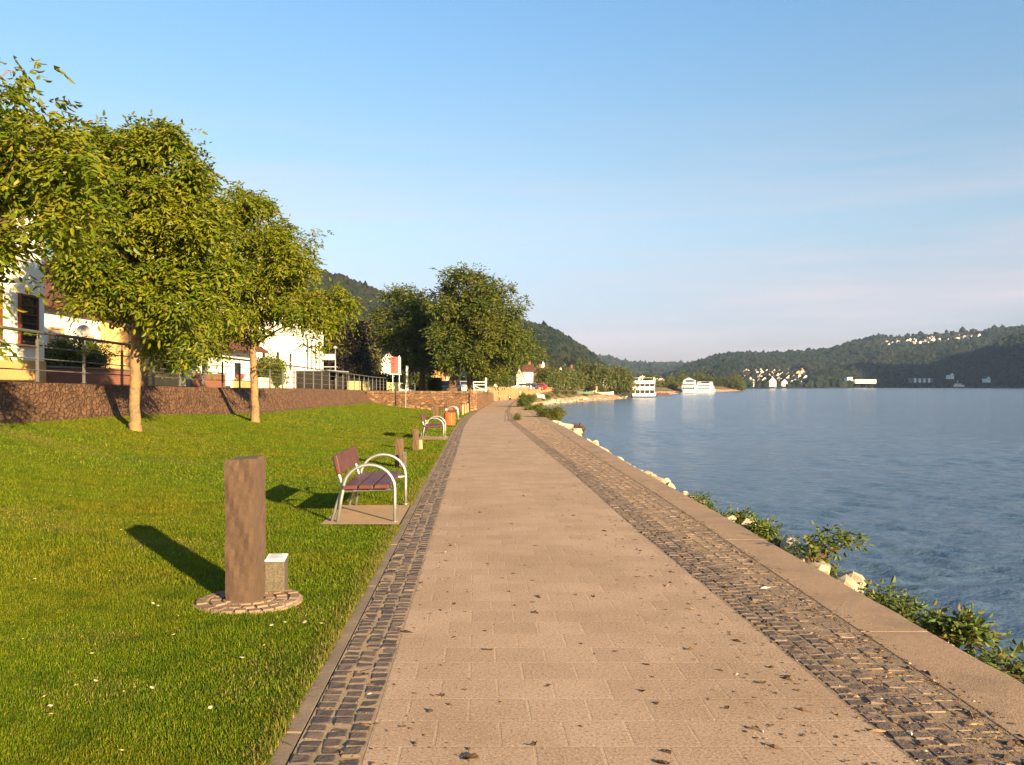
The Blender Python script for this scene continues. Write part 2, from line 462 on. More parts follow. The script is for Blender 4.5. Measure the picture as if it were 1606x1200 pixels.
M['leaf_big'] = island_mat('old_tree_leaf', [(0, (0.030, 0.056, 0.009)), (0.55, (0.065, 0.095, 0.011)), (0.9, (0.12, 0.135, 0.014)), (1, (0.16, 0.135, 0.02))], 0.6, 0.30, 0.25, (0.105, 0.112, 0.012), spec=0.3)
M['leaf_mid'] = island_mat('town_tree_leaf', [(0, (0.035, 0.060, 0.012)), (0.6, (0.075, 0.10, 0.017)), (1, (0.14, 0.14, 0.025))], 0.6, 0.22, 0.15, (0.10, 0.085, 0.02), spec=0.3)
M['leaf_willow'] = island_mat('willow_leaf', [(0, (0.055, 0.055, 0.016)), (0.6, (0.085, 0.078, 0.022)), (1, (0.12, 0.10, 0.03))], 0.6, 0.25, 0.2, (0.07, 0.06, 0.02))
M['leaf_dark'] = island_mat('dark_beech_leaf', [(0, (0.016, 0.014, 0.010)), (0.6, (0.028, 0.022, 0.014)), (1, (0.05, 0.03, 0.02))], 0.6, 0.15)
M['leaf_bramble'] = island_mat('bramble_leaf', [(0, (0.05, 0.085, 0.014)), (0.6, (0.09, 0.13, 0.02)), (0.9, (0.14, 0.16, 0.03)), (1, (0.17, 0.08, 0.03))], 0.55, 0.3, spec=0.35)
M['leaf_bank'] = island_mat('bank_shrub_leaf', [(0, (0.06, 0.085, 0.016)), (0.6, (0.11, 0.125, 0.022)), (1, (0.17, 0.16, 0.03))], 0.6, 0.3)
M['grass'] = island_mat('grass_blade', [(0, (0.050, 0.106, 0.003)), (0.45, (0.104, 0.170, 0.004)), (0.85, (0.172, 0.215, 0.005)), (0.96, (0.21, 0.19, 0.02)), (1, (0.30, 0.22, 0.06))], 0.6, 0.42, 0.33, (0.205, 0.172, 0.009), spec=0.15, tint2=(2.6, (0.065, 0.112, 0.004)))
M['grass_dry'] = island_mat('dry_grass_blade', [(0, (0.12, 0.12, 0.02)), (0.5, (0.22, 0.17, 0.05)), (1, (0.36, 0.25, 0.09))], 0.7, 0.3)
M['forest'] = island_mat('forest_crown', [(0, (0.006, 0.013, 0.008)), (0.6, (0.012, 0.021, 0.011)), (1, (0.023, 0.030, 0.013))], 0.9, 0, 0.012, (0.022, 0.020, 0.011), bmp=1.0, bscale=0.9, bdist=1.2, spec=0.1)  # greens darkened to stand in for the self-shadow the crown spheres lack
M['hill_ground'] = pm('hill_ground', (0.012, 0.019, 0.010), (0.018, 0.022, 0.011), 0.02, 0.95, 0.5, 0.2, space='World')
M['cliff'] = pm('red_cliff', (0.22, 0.10, 0.06), (0.15, 0.075, 0.045), 0.2, 0.95, 0.8, 0.5, space='World', bdist=1.0)
# ------------------------------------------------------------------ the lie of the land
ZW = -2.6                                     # river level
def gz(D): return -0.0066 * np.minimum(D, 150.0)
_t = np.arange(-12, 160.01, 0.1)
def curve(Ds, Xs):
    y = np.interp(_t, Ds, Xs)
    lo = _t < Ds[1]
    y[lo] = Xs[1] + (_t[lo] - Ds[1]) * (Xs[1] - Xs[0]) / (Ds[1] - Ds[0])
    k = 41
    p = np.concatenate([y[0] + (y[1] - y[0]) * np.arange(-(k // 2), 0), y, np.full(k // 2, y[-1])])
    y = np.convolve(p, np.ones(k) / k, 'valid')
    return lambda D: np.interp(D, _t, y)
xi = curve([0, 5, 10, 17, 26, 37, 48, 60, 70, 90, 150], [-.50, -.69, -.90, -1.20, -1.57, -2.05, -2.38, -2.52, -2.55, -2.55, -2.5])
xm = curve([0, 5, 10, 15, 19, 26, 36, 44, 66, 90, 136, 150], [1.86, 1.68, 1.41, 1.24, 1.05, .70, .24, -.12, -.5, -.35, .3, .35])
xc = curve([0, 5, 11, 15, 20, 25, 36, 44, 66, 100, 150], [2.34, 2.32, 2.26, 2.19, 2.06, 1.95, 1.80, 1.55, 1.30, 1.2, .65])
xw = curve([0, 5, 10, 17, 22, 30, 36, 47, 64, 99, 150], [2.86, 2.78, 2.71, 2.58, 2.51, 2.42, 2.32, 2.04, 1.78, 1.62, 1.1])
xo = lambda D: xi(D) - 0.32
xk = lambda D: xo(D) - 0.10
XR = lambda D: -11.0 - 0.02 * (D - 18.7)
zs = lambda D: np.interp(D, [0, 18.7, 30.6, 47, 75, 92], [1.72, 1.68, 1.52, 1.41, 1.10, 1.02])
XB = lambda D: XR(D) + 1.0
def lawn_z(X, D):
    t = np.maximum(xk(D) - X, 0)
    w = np.maximum(xk(D) - XB(D), 0.5)
    a = np.interp(D, [0, 23, 35, 50, 69], [0.97, 0.95, 0.68, 0.66, 0.62])
    return gz(D) + a * (np.minimum(t / w, 1.1)) ** 2.4 + 0.012 * np.sin(X * 1.3 + D * .7) * np.minimum(t, 1) * np.cos(D * .9)

def sheet(name, fl, fr, Ds, zf, mat, nx=2, kind='structure', uvf=None, smooth=False):
    Ds = np.asarray(Ds); n = len(Ds)
    u = np.linspace(0, 1, nx)
    L, Rr = fl(Ds), fr(Ds)
    X = L[:, None] * (1 - u) + Rr[:, None] * u
    Y = np.repeat(Ds[:, None], nx, 1)
    Z = zf(X, Y)
    V = np.stack([X, Y, Z], -1).reshape(-1, 3)
    i = np.arange(n - 1)[:, None] * nx + np.arange(nx - 1)[None]
    Fq = np.stack([i, i + 1, i + nx + 1, i + nx], -1).reshape(-1, 4)
    o = np_mesh(name, V, Fq, mat, smooth=smooth)
    if uvf:
        me = o.data
        uv = me.uv_layers.new(name="UVMap")
        li = np.zeros(len(me.loops), dtype=np.int32); me.loops.foreach_get("vertex_index", li)
        U = np.stack(uvf(X, Y), -1).reshape(-1, 2)[li]
        uv.data.foreach_set("uv", U.astype(np.float32).ravel())
    if kind: o['kind'] = kind
    return o

Dn = np.concatenate([np.arange(-4, 30, 0.5), np.arange(30, 150.1, 1.5)])
G = lambda dz: (lambda X, Y: gz(Y) + dz)
# the walk: paved middle, cobbled borders, kerb, quay coping
sheet('promenade_path', xi, xm, Dn, G(0.0), M['slab'], 5, uvf=lambda X, Y: (X - xi(Y), Y))
sheet('cobble_border_bed', lambda D: xo(D), lambda D: xi(D), Dn, G(-0.0015), M['mortar'])
sheet('cobble_verge_bed', lambda D: xm(D), lambda D: xc(D), Dn, G(-0.001), M['mortar_dark'])
# flat kerb stones along the grass
def kerb_mb():
    V, Fq = [], []
    D = -3.0
    while D < 66:
        L = random.uniform(.8, 1.1)
        a, b = D + .006, D + L - .006
        h = random.uniform(-.003, .003)
        base = len(V)
        for d in (a, b):
            l, r = float(xk(d)), float(xo(d)) - .006
            z = float(gz(d))
            V += [(l, d, z - .06), (l + .006, d, z - .002 + h), (r - .006, d, z - .003 + h), (r, d, z - .06)]
        Fq += [[base + k, base + k + 1, base + k + 5, base + k + 4] for k in range(3)]
        Fq += [[base, base + 3, base + 2, base + 1], [base + 4, base + 5, base + 6, base + 7]]
        D += L
    return np_mesh('kerb', V, np.array(Fq)[:, ::-1], M['kerb'])
kerb_mb()['kind'] = 'structure'

# cobbles: every stone its own rounded block
def cobbles(name, rows, mat, seed, zj=0.0022, tilt=.02, hgt=.007):
    """rows: list of (xf_left(D), xf_right(D), D0, D1, stone_len)"""
    r = np.random.default_rng(seed)
    cs = []
    for fl, fr, D0, D1, sl in rows:
        D = D0 + r.uniform(0, sl)
        while D < D1:
            s = sl * r.uniform(.78, 1.25)
            l, rr = float(fl(D)), float(fr(D))
            if rr - l > .035:
                cs.append(((l + rr) / 2 + r.normal(0, .004), D + s / 2, (rr - l) / 2 - r.uniform(.006, .011), s / 2 - r.uniform(.005, .010)))
            D += s
    cs = np.array(cs)
    n = len(cs)
    g = np.array([-1, -.84, .84, 1.0])
    U, W = np.meshgrid(g, g, indexing='ij')
    U, W = U.ravel(), W.ravel()
    edge = ((np.abs(U) > .9) | (np.abs(W) > .9))
    corner = ((np.abs(U) > .9) & (np.abs(W) > .9))
    su = np.where(corner, .9, 1.0)
    ju = r.normal(0, .05, (n, 16)); jw = r.normal(0, .05, (n, 16))
    rot = r.normal(0, .035, n)
    lx = (U * su + ju) * cs[:, 2:3]; ly = (W * su + jw) * cs[:, 3:4]
    c, s = np.cos(rot)[:, None], np.sin(rot)[:, None]
    X = cs[:, 0:1] + lx * c - ly * s
    Y = cs[:, 1:2] + lx * s + ly * c
    Z = gz(Y) + np.where(edge, -.005, hgt * .6) + np.where(edge, 0, r.normal(0, .0022, (n, 16))) + r.normal(0, zj, n)[:, None] * np.where(edge, 0, 1) \
        + r.normal(0, tilt, n)[:, None] * lx + r.normal(0, tilt, n)[:, None] * ly
    V = np.stack([X, Y, Z], -1).reshape(-1, 3)
    q = np.array([[i * 4 + j, (i + 1) * 4 + j, (i + 1) * 4 + j + 1, i * 4 + j + 1] for i in range(3) for j in range(3)])
    Fq = (q[None] + (np.arange(n) * 16)[:, None, None]).reshape(-1, 4)
    o = np_mesh(name, V, Fq, mat)
    o['kind'] = 'structure'
    return o
rows = []
for k in range(3):
    rows.append((lambda D, k=k: xo(D) + .002 + .1047 * k, lambda D, k=k: xo(D) + .002 + .1047 * (k + 1), 2.0, 140, .094))
cobbles('cobble_border', rows, M['cobble'], 3)
rows = []
for k in range(3):
    rows.append((lambda D, k=k: xm(D) + .012 + .108 * k, lambda D, k=k: np.minimum(xm(D) + .012 + .108 * (k + 1), xc(D) - .02), 2.0, 120, .098))
cobbles('cobble_verge', rows, M['cobble_mid'], 4, .0018, .022, .006)
rows = []
for k in range(12):
    rows.append((lambda D, k=k: xm(D) + .34 + .125 * k, lambda D, k=k: np.minimum(xm(D) + .34 + .125 * (k + 1), xc(D) - .03), 2.0, 110, .105))
cobbles('worn_cobble_verge', rows, M['cobble_worn'], 5, .0010, .016, .002)

# quay wall: stone face below a concrete coping laid in long blocks
qw = thing('quay_wall', 'long low quay wall with a flat concrete coping between the cobbled verge and the river', 'wall', (0, 0, 0))
def coping():
    V, Fq = [], []
    D = -1.35 - 3.55
    while D < 148:
        L = 3.55
        ds = np.linspace(D + .008, D + L - .008, 17)
        b = len(V)
        for d in ds:
            l, r = float(xc(d)), float(xw(d)) + random.gauss(0, .006); z = float(gz(d))
            V += [(l, d, z - .3), (l, d, z + .0015), (l + .006, d, z + .003), (r - .014 + random.gauss(0, .004), d, z + .003), (r, d, z - .006), (r, d, z - .3)]
        for i in range(16):
            Fq += [[b + i * 6 + k, b + i * 6 + 6 + k, b + i * 6 + 7 + k, b + i * 6 + k + 1] for k in range(5)]
        Fq += [[b, b + 1, b + 4, b + 5], [b + 1, b + 2, b + 3, b + 4]]
        e = b + 96
        Fq += [[e + 5, e + 4, e + 1, e], [e + 4, e + 3, e + 2, e + 1]]
        D += L
    return np_mesh('coping', V, np.array(Fq), M['coping'], qw)
coping()
sheet('joint_bed', lambda D: xc(D) + .01, lambda D: xw(D) - .01, Dn, G(-0.0), M['mortar'], kind=None).parent = qw
def qface():
    ds = np.arange(-5, 150, 2.0)
    V, Fq = [], []
    for d in ds:
        x, z = float(xw(d)) - .03, float(gz(d))
        V += [(x, d, z - .25), (x + .15, d, ZW - .4)]
    Fq = [[2 * i, 2 * i + 2, 2 * i + 3, 2 * i + 1] for i in range(len(ds) - 1)]
    return np_mesh('wall_face', V, np.array(Fq), M['coping'], qw)
qface()

# lawn
m, nt, b = new_mat('lawn_turf')
v = coord(nt, 'World')
col = mixc(nt, (0.070, 0.110, 0.004), (0.125, 0.150, 0.006), noise(nt, v, 1.1, 6, 0.65, 0.35, 0.65))
col = mixc(nt, col, (0.045, 0.078, 0.004), noise(nt, v, 9.0, 4, 0.6, 0.5, 0.75))
col = mixc(nt, col, (0.17, 0.115, 0.035), noise(nt, v, 0.5, 6, 0.7, 0.58, 0.74))
nt.links.new(col, b.inputs['Base Color']); b.inputs['Roughness'].default_value = 0.9; b.inputs['Specular IOR Level'].default_value = 0.1
bump(nt, b, noise(nt, v, 30, 5, 0.7), 0.8, 0.03)
M['lawn'] = m
Dl = np.concatenate([np.arange(-4, 40, 0.5), np.arange(40, 70.1, 1.0)])
sheet('lawn', lambda D: XB(D) - .35, lambda D: xk(D), Dl, lambda X, Y: lawn_z(X, Y) - .012, M['lawn'], 40, smooth=True)

# sloping stone-pitched embankment under the street
M['pitching'] = stone_mat('stone_pitching', [(0.10, 0.055, 0.034), (0.14, 0.075, 0.045), (0.165, 0.086, 0.05), (0.215, 0.12, 0.07)], (0.10, 0.058, 0.036), 7.0, (.5, 1.5, 1), .09, 1.0, .05, (0.165, 0.10, 0.055))
De = np.arange(-4, 92, 0.8)
De2 = np.arange(-4, 70.8, 0.8)
def emb_z(X, Y):
    t = np.clip((XB(Y) - X) / 0.92, 0, 1)
    return (lawn_z(XB(Y), Y) - .03) * (1 - t) + (zs(Y) - .02) * t
ca, sa = math.cos(.5), math.sin(.5)
sheet('embankment', lambda D: XB(D) - .92, lambda D: XB(D) + .05, De2, emb_z, M['pitching'], 8,
      uvf=lambda X, Y: (Y * ca + (XB(Y) - X) * 1.35 * sa, -Y * sa + (XB(Y) - X) * 1.35 * ca))
# street, its edge kerb and the gardens behind
sheet('street_edge', lambda D: XR(D) - .25, lambda D: XB(D) - .90, De, lambda X, Y: zs(Y) + .0, M['kerb'])
sheet('street', lambda D: XR(D) - 3.6, lambda D: XR(D) - .25, De, lambda X, Y: zs(Y) - .06, M['asphalt'])
sheet('yard_ground', lambda D: D * 0 - 60, lambda D: XR(D) - 3.6, De, lambda X, Y: zs(Y) - .02, M['earth'])

# raised terrace at the end of the lawn, town ground behind it, beach
TA, TB = (-2.98, 66.0), (-11.5, 69.6)
def ter_z(X, Y): return np.interp(Y, [60, 92, 110, 128], [.98, .90, .55, .2])
tl = lambda D: D * 0 - 60.0
tr = lambda D: np.where(D < 66, -3.0, xo(D) - .12)
Dt = np.concatenate([np.arange(66, 70, .4), np.arange(70, 130, 1.0)])
def terr_left(D): return np.where(D < 69.6, TA[0] + (D - TA[1]) * (TB[0] - TA[0]) / (TB[1] - TA[1]), np.where(D < 91, XR(D) - .24, -60.0))
sheet('terrace_lawn', lambda D: np.minimum(terr_left(D), tr(D) - .05), tr, Dt, ter_z, M['lawn'], 6)
EW = [(-3.6, 126.0), (10.2, 215.0)]          # the orange wall at the end of the walk
def town():
    V = [(-700, 88, .42), (-60, 88, .42), (-3.7, 126, .3), (10.0, 215, .42), (20, 245, .42), (28, 285, .40), (60, 385, .3), (98, 475, .3), (140, 572, .2),
         (130, 640, .2), (-200, 1200, 1.0), (-900, 1400, 2)]
    o = np_mesh('town_ground', V, [np.array([list(range(len(V)))])[:, ::-1]], M['earth'])
    o['kind'] = 'structure'
town()
M['weedy'] = pm('weedy_bank', (0.10, 0.09, 0.035), (0.16, 0.105, 0.055), 0.9, 0.95, 0.8, 3, space='World', c3=(0.055, 0.075, 0.02), s3=.22, bdist=.2)
M['rubble'] = pm('rubble_bank', (0.13, 0.10, 0.068), (0.085, 0.068, 0.046), 2.5, 0.95, 0.9, 9, space='World', c3=(0.20, 0.16, 0.11), s3=1.1, bdist=.08)
def beach():
    up = [(-2.4, 128.5, -.88), (1.0, 152, -.85), (5.0, 180, -.3), (10.2, 214.0, .1), (20, 245, .40), (28, 285, .38), (60, 385, .28), (98, 475, .28), (140, 572, .18), (130, 640, .18)]
    dn = [(0.9, 150, -2.9), (4.2, 172, -2.9), (13.5, 200, -2.9), (20.5, 219, -2.9), (29, 238, -2.9), (37.5, 272, -2.9), (72, 378, -2.9), (108, 468, -2.9), (155, 570, -2.9), (150, 648, -2.9)]
    md = [tuple(np.array(a) * .52 + np.array(b_) * .48 + np.array([0, 0, -.15])) for a, b_ in zip(up, dn)]
    V = up + md + dn; n = len(up)
    for nm, k, mt in (('weedy_bank', 0, M['weedy']), ('beach', n, M['gravel_beach'])):
        sub_beach(nm, V, [[i, i + n, i + n + 1, i + 1] for i in range(k, k + n - 1)], mt)
def sub_beach(nm, V, Fq, mt):
    o = np_mesh(nm, V, np.array(Fq), mt)
    s = o.modifiers.new('sub', 'SUBSURF'); s.subdivision_type = 'SIMPLE'; s.levels = s.render_levels = 4
    tx = bpy.data.textures.new('lumps', 'CLOUDS'); tx.noise_scale = 2.2
    d = o.modifiers.new('d', 'DISPLACE'); d.texture = tx; d.strength = .5; d.mid_level = .55; d.texture_coords = 'GLOBAL'; d.direction = 'Z'
    o['kind'] = 'structure'
beach()

# river: real small waves near by, bump farther off
m, nt, b = new_mat('river_water')
v = coord(nt, 'World')
b.inputs['Base Color'].default_value = (0.050, 0.085, 0.135, 1)
b.inputs['Roughness'].default_value = 0.16
b.inputs['IOR'].default_value = 1.33
b.inputs['Specular IOR Level'].default_value = 0.5
mp = nt.nodes.new("ShaderNodeMapping"); mp.inputs['Scale'].default_value = (0.55, 1.0, 1.0); mp.inputs['Rotation'].default_value = (0, 0, 0.25)
nt.links.new(v, mp.inputs['Vector'])
h1 = noise(nt, mp.outputs[0], 1.6, 5, 0.62)
h2 = noise(nt, mp.outputs[0], 0.16, 4, 0.5)
ma = nt.nodes.new("ShaderNodeMath"); ma.operation = 'MULTIPLY_ADD'; ma.inputs[1].default_value = 2.2
nt.links.new(h2, ma.inputs[0]); nt.links.new(h1, ma.inputs[2])
bump(nt, b, ma.outputs[0], 0.7, 0.32)
M['water'] = m
def river():
    rr = [3.0]
    while rr[-1] < 420: rr.append(rr[-1] + max(.07, rr[-1] * .0055))
    rr = np.array(rr)
    th = np.linspace(R(-4), R(74), 430)            # angle from +Y towards +X
    Rg, T = np.meshgrid(rr, th, indexing='ij')
    X, Y = Rg * np.sin(T), Rg * np.cos(T)
    Z = np.zeros_like(X)
    r = np.random.default_rng(5)
    for k in range(46):
        lam = 0.45 * 1.085 ** k * r.uniform(.85, 1.15)
        if lam > 4: lam = r.uniform(.5, 1.8)
        a = r.normal(0.35, .55)
        kx, ky = math.sin(a) * 2 * math.pi / lam, math.cos(a) * 2 * math.pi / lam
        res = np.clip((lam / (np.maximum(Rg * .0055, .07))) / 4 - .5, 0, 1)       # drop waves finer than the grid
        amp = .0088 * min(lam, 1.3) ** .6 * (1 if lam < 2 else .5)
        Z += amp * res * np.sin(kx * X + ky * Y + r.uniform(0, 6.28) + .9 * np.sin(X * .05 * r.normal() + Y * .04 * r.normal()))
    gust = .65 + .5 * np.sin(X * .11 + 1.3 * np.sin(Y * .05)) * np.sin(Y * .085 + .7)
    Z = Z * np.clip(gust, .25, 1.3) * np.clip(1.35 - Rg / 420, 0, 1)
    n1, n2 = X.shape
    V = np.stack([X, Y, Z + ZW], -1).reshape(-1, 3)
    i = np.arange(n1 - 1)[:, None] * n2 + np.arange(n2 - 1)[None]
    Fq = np.stack([i, i + n2, i + n2 + 1, i + 1], -1).reshape(-1, 4)
    # the rest of the river, flat, butted to the edge of the fan
    e = V[(n1 - 1) * n2:(n1) * n2].copy(); e[:, 2] = ZW
    base = len(V)
    far = np.stack([6000 * np.sin(np.linspace(R(-60), R(85), n2)), 6000 * np.cos(np.linspace(R(-60), R(85), n2)), np.full(n2, ZW)], -1)
    j = np.arange(n2 - 1)
    last = (n1 - 1) * n2
    F2 = np.stack([last + j, base + j, base + j + 1, last + j + 1], -1)
    V = np.concatenate([V, far])
    s1 = len(V)
    e1 = np.array([[rr[0] * math.sin(R(74)), rr[0] * math.cos(R(74)), ZW], [420 * math.sin(R(74)), 420 * math.cos(R(74)), ZW], [6000 * math.sin(R(85)), 6000 * math.cos(R(85)), ZW], [6000, -3000, ZW], [3, -3000, ZW], [3.5, -20, ZW]])
    V = np.concatenate([V, e1])
    F3 = [np.array([[s1, s1 + 5, s1 + 4, s1 + 3, s1 + 2, s1 + 1]])[:, ::-1]]
    o = np_mesh('river_water', V, [Fq[:, ::-1], F2[:, ::-1]] + F3, M['water'], smooth=True)
    o['kind'] = 'structure'
river()
# ------------------------------------------------------------------ hills and forests
def ico(sub):
    bm = bmesh.new(); bmesh.ops.create_icosphere(bm, subdivisions=sub, radius=1)
    V = np.array([v.co[:] for v in bm.verts]); Fq = np.array([[v.index for v in f.verts] for f in bm.faces]); bm.free()
    return V, Fq
ICO2, ICO1 = ico(2), ico(1)

def hill(name, cols, nu=60, nv=16, shape=1.2, back=1.3, crowns=4000, cr=(3, 6), seed=1, sub=1, skip=None, front=0.0, rough=.03):
    """cols: (px, D_foot, z_foot, D_ridge, py_ridge); a loft foot -> ridge -> down the back, plus its wood"""
    r = np.random.default_rng(seed)
    c = np.array(cols, dtype=float)
    px = np.linspace(c[0, 0], c[-1, 0], nu)
    Df, zf, Dr, pr = [np.interp(px, c[:, 0], c[:, k]) for k in (1, 2, 3, 4)]
    zr = EYE - (pr - CY) * Dr / F
    v = np.linspace(0, 1, nv)
    D = Df[:, None] + (Dr - Df)[:, None] * v
    Z = zf[:, None] + (zr - zf)[:, None] * v[None] ** shape
    wob = sum(np.sin(px[:, None] * f1 + ph) * np.sin(v[None] * f2 + ph * 2) for f1, f2, ph in ((.05, 9, 1), (.021, 6, 2.2), (.11, 14, .4)))
    Z = Z + wob * (zr - zf)[:, None] * rough * (v[None] * (1 - v[None]) * 4)
    Db = Dr[:, None] * (1 + (back - 1) * np.linspace(.25, 1, 4)[None])
    Zb = zr[:, None] * np.array([.97, .8, .5, -.02])[None]
    D = np.concatenate([D, Db], 1); Z = np.concatenate([Z, Zb], 1)
    X = (px[:, None] - CX) * D / F
    n2 = D.shape[1]
    V = np.stack([X, D, Z], -1).reshape(-1, 3)
    i = np.arange(nu - 1)[:, None] * n2 + np.arange(n2 - 1)[None]
    Fq = np.stack([i, i + n2, i + n2 + 1, i + 1], -1).reshape(-1, 4)
    o = np_mesh(name, V, Fq, M['hill_ground'], smooth=True); o['kind'] = 'structure'
    # wood: uneven crowns over the whole front and the top of the back
    n = crowns
    uu = r.uniform(0, nu - 1.001, n); vv = r.uniform(front, 1.0, n) * (nv - 1) + r.uniform(0, 1, n) * 1.2
    vv = np.minimum(vv, n2 - 1.01)
    ui, vi = uu.astype(int), vv.astype(int); fu, fv = uu - ui, vv - vi
    def bil(A): return (A[ui, vi] * (1 - fu) * (1 - fv) + A[ui + 1, vi] * fu * (1 - fv) + A[ui, vi + 1] * (1 - fu) * fv + A[ui + 1, vi + 1] * fu * fv)
    Pc = np.stack([bil(X), bil(D), bil(Z)], -1)
    if skip is not None:
        keep = ~skip(CX + Pc[:, 0] * F / Pc[:, 1], CY - (Pc[:, 2] - EYE) * F / Pc[:, 1], r)
        Pc = Pc[keep]; n = len(Pc)
    T, TF = ICO2 if sub == 2 else ICO1
    s = r.uniform(cr[0], cr[1], n) * np.where(r.random(n) < .1, 1.35, 1)
    S = np.stack([s, s, s * r.uniform(.9, 1.45, n)], -1)
    jit = 1 + r.normal(0, .17, (n, len(T)))
    W = T[None] * jit[..., None] * S[:, None] + Pc[:, None] + np.stack([0 * s, 0 * s, s * .55], -1)[:, None]
    FF = (TF[None] + (np.arange(n) * len(T))[:, None, None]).reshape(-1, 3)
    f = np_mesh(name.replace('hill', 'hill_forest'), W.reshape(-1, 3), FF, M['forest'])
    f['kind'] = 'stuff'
    return bil, (X, D, Z)

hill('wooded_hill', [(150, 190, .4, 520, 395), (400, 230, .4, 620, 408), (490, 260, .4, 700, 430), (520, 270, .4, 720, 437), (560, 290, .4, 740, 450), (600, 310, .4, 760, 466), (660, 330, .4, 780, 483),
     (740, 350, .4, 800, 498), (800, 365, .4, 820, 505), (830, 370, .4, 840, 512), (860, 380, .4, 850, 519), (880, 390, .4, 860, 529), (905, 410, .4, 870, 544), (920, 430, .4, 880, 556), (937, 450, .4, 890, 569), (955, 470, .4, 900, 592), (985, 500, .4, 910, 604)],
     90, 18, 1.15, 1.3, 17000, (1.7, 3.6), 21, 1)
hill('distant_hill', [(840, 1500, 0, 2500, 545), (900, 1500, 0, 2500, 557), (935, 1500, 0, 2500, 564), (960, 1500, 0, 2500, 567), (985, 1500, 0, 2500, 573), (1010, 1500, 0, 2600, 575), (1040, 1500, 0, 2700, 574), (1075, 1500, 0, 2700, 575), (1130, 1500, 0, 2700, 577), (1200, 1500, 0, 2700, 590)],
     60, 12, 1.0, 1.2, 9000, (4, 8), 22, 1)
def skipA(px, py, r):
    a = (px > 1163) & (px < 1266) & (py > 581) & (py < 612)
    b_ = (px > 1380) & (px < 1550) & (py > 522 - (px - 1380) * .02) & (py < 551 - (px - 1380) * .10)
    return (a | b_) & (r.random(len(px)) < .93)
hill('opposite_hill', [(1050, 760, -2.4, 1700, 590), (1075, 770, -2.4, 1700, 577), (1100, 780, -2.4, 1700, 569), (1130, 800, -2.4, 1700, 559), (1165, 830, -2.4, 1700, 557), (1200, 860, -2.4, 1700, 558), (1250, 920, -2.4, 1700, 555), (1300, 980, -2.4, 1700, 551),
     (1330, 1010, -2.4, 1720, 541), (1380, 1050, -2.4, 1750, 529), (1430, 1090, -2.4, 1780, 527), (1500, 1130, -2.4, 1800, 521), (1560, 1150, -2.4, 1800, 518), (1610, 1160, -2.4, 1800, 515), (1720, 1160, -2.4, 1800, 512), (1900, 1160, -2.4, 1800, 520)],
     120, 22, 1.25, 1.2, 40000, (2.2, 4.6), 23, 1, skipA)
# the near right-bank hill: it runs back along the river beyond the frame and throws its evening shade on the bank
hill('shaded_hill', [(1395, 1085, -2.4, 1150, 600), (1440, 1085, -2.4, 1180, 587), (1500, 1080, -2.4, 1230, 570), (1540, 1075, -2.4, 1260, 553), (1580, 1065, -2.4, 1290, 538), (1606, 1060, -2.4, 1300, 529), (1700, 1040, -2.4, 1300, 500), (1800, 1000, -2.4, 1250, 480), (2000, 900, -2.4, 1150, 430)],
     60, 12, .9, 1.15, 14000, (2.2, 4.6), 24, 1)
def flank():
    ys = np.linspace(1000, -350, 40)
    V, nx = [], 6
    for k, y in enumerate(ys):
        h = 190 * max(.05, min(1, (y - 150) / 350)) * min(1, (1060 - y) / 200)
        x0 = 600 + max(0, y - 850) * .55 + 12 * math.sin(y * .013)
        for j in range(nx):
            t = j / (nx - 1)
            V.append((x0 + 420 * t, y, -2.7 + h * min(1, t * 2.2) + 6 * math.sin(y * .02 + j)))
        V.append((x0 + 900, y, -3))
    nx += 1
    Fq = [[i * nx + j, i * nx + j + 1, (i + 1) * nx + j + 1, (i + 1) * nx + j] for i in range(39) for j in range(nx - 1)]
    o = np_mesh('river_bank_hill', V, np.array(Fq), M['hill_ground'], smooth=True); o['kind'] = 'structure'
flank()

# ------------------------------------------------------------------ trees
def leaf_geo(base, d, side, ln, wd, fold=.25, curl=None, six=True):
    """arrays: base (n,3), unit dir d, unit side, lengths, widths -> V,F"""
    n = len(base)
    nrm = np.cross(d, side)
    ln, wd = ln[:, None], wd[:, None]
    cu = (np.zeros((n, 1)) if curl is None else curl[:, None])
    tip = base + d * ln - nrm * cu * ln
    if six:
        l1 = base + d * ln * .30 + side * wd * .46 + nrm * wd * fold
        l2 = base + d * ln * .70 + side * wd * .38 + nrm * wd * fold - nrm * cu * ln * .45
        r1 = base + d * ln * .30 - side * wd * .46 + nrm * wd * fold
        r2 = base + d * ln * .70 - side * wd * .38 + nrm * wd * fold - nrm * cu * ln * .45
        V = np.stack([base, l1, l2, tip, r2, r1], 1).reshape(-1, 3)
        q = np.array([[0, 3, 2, 1], [0, 5, 4, 3]])
        k = 6
        Fq = (q[None] + (np.arange(n) * k)[:, None, None]).reshape(-1, 4)
    else:
        l = base + d * ln * .45 + side * wd * .5 + nrm * wd * fold
        r_ = base + d * ln * .45 - side * wd * .5 + nrm * wd * fold
        V = np.stack([base, l, tip, r_], 1).reshape(-1, 3)
        q = np.array([[0, 2, 1], [0, 3, 2]])
        k = 4
        Fq = (q[None] + (np.arange(n) * k)[:, None, None]).reshape(-1, 3)
    return V, Fq

def unit(a): return a / np.maximum(np.linalg.norm(a, axis=-1, keepdims=True), 1e-9)

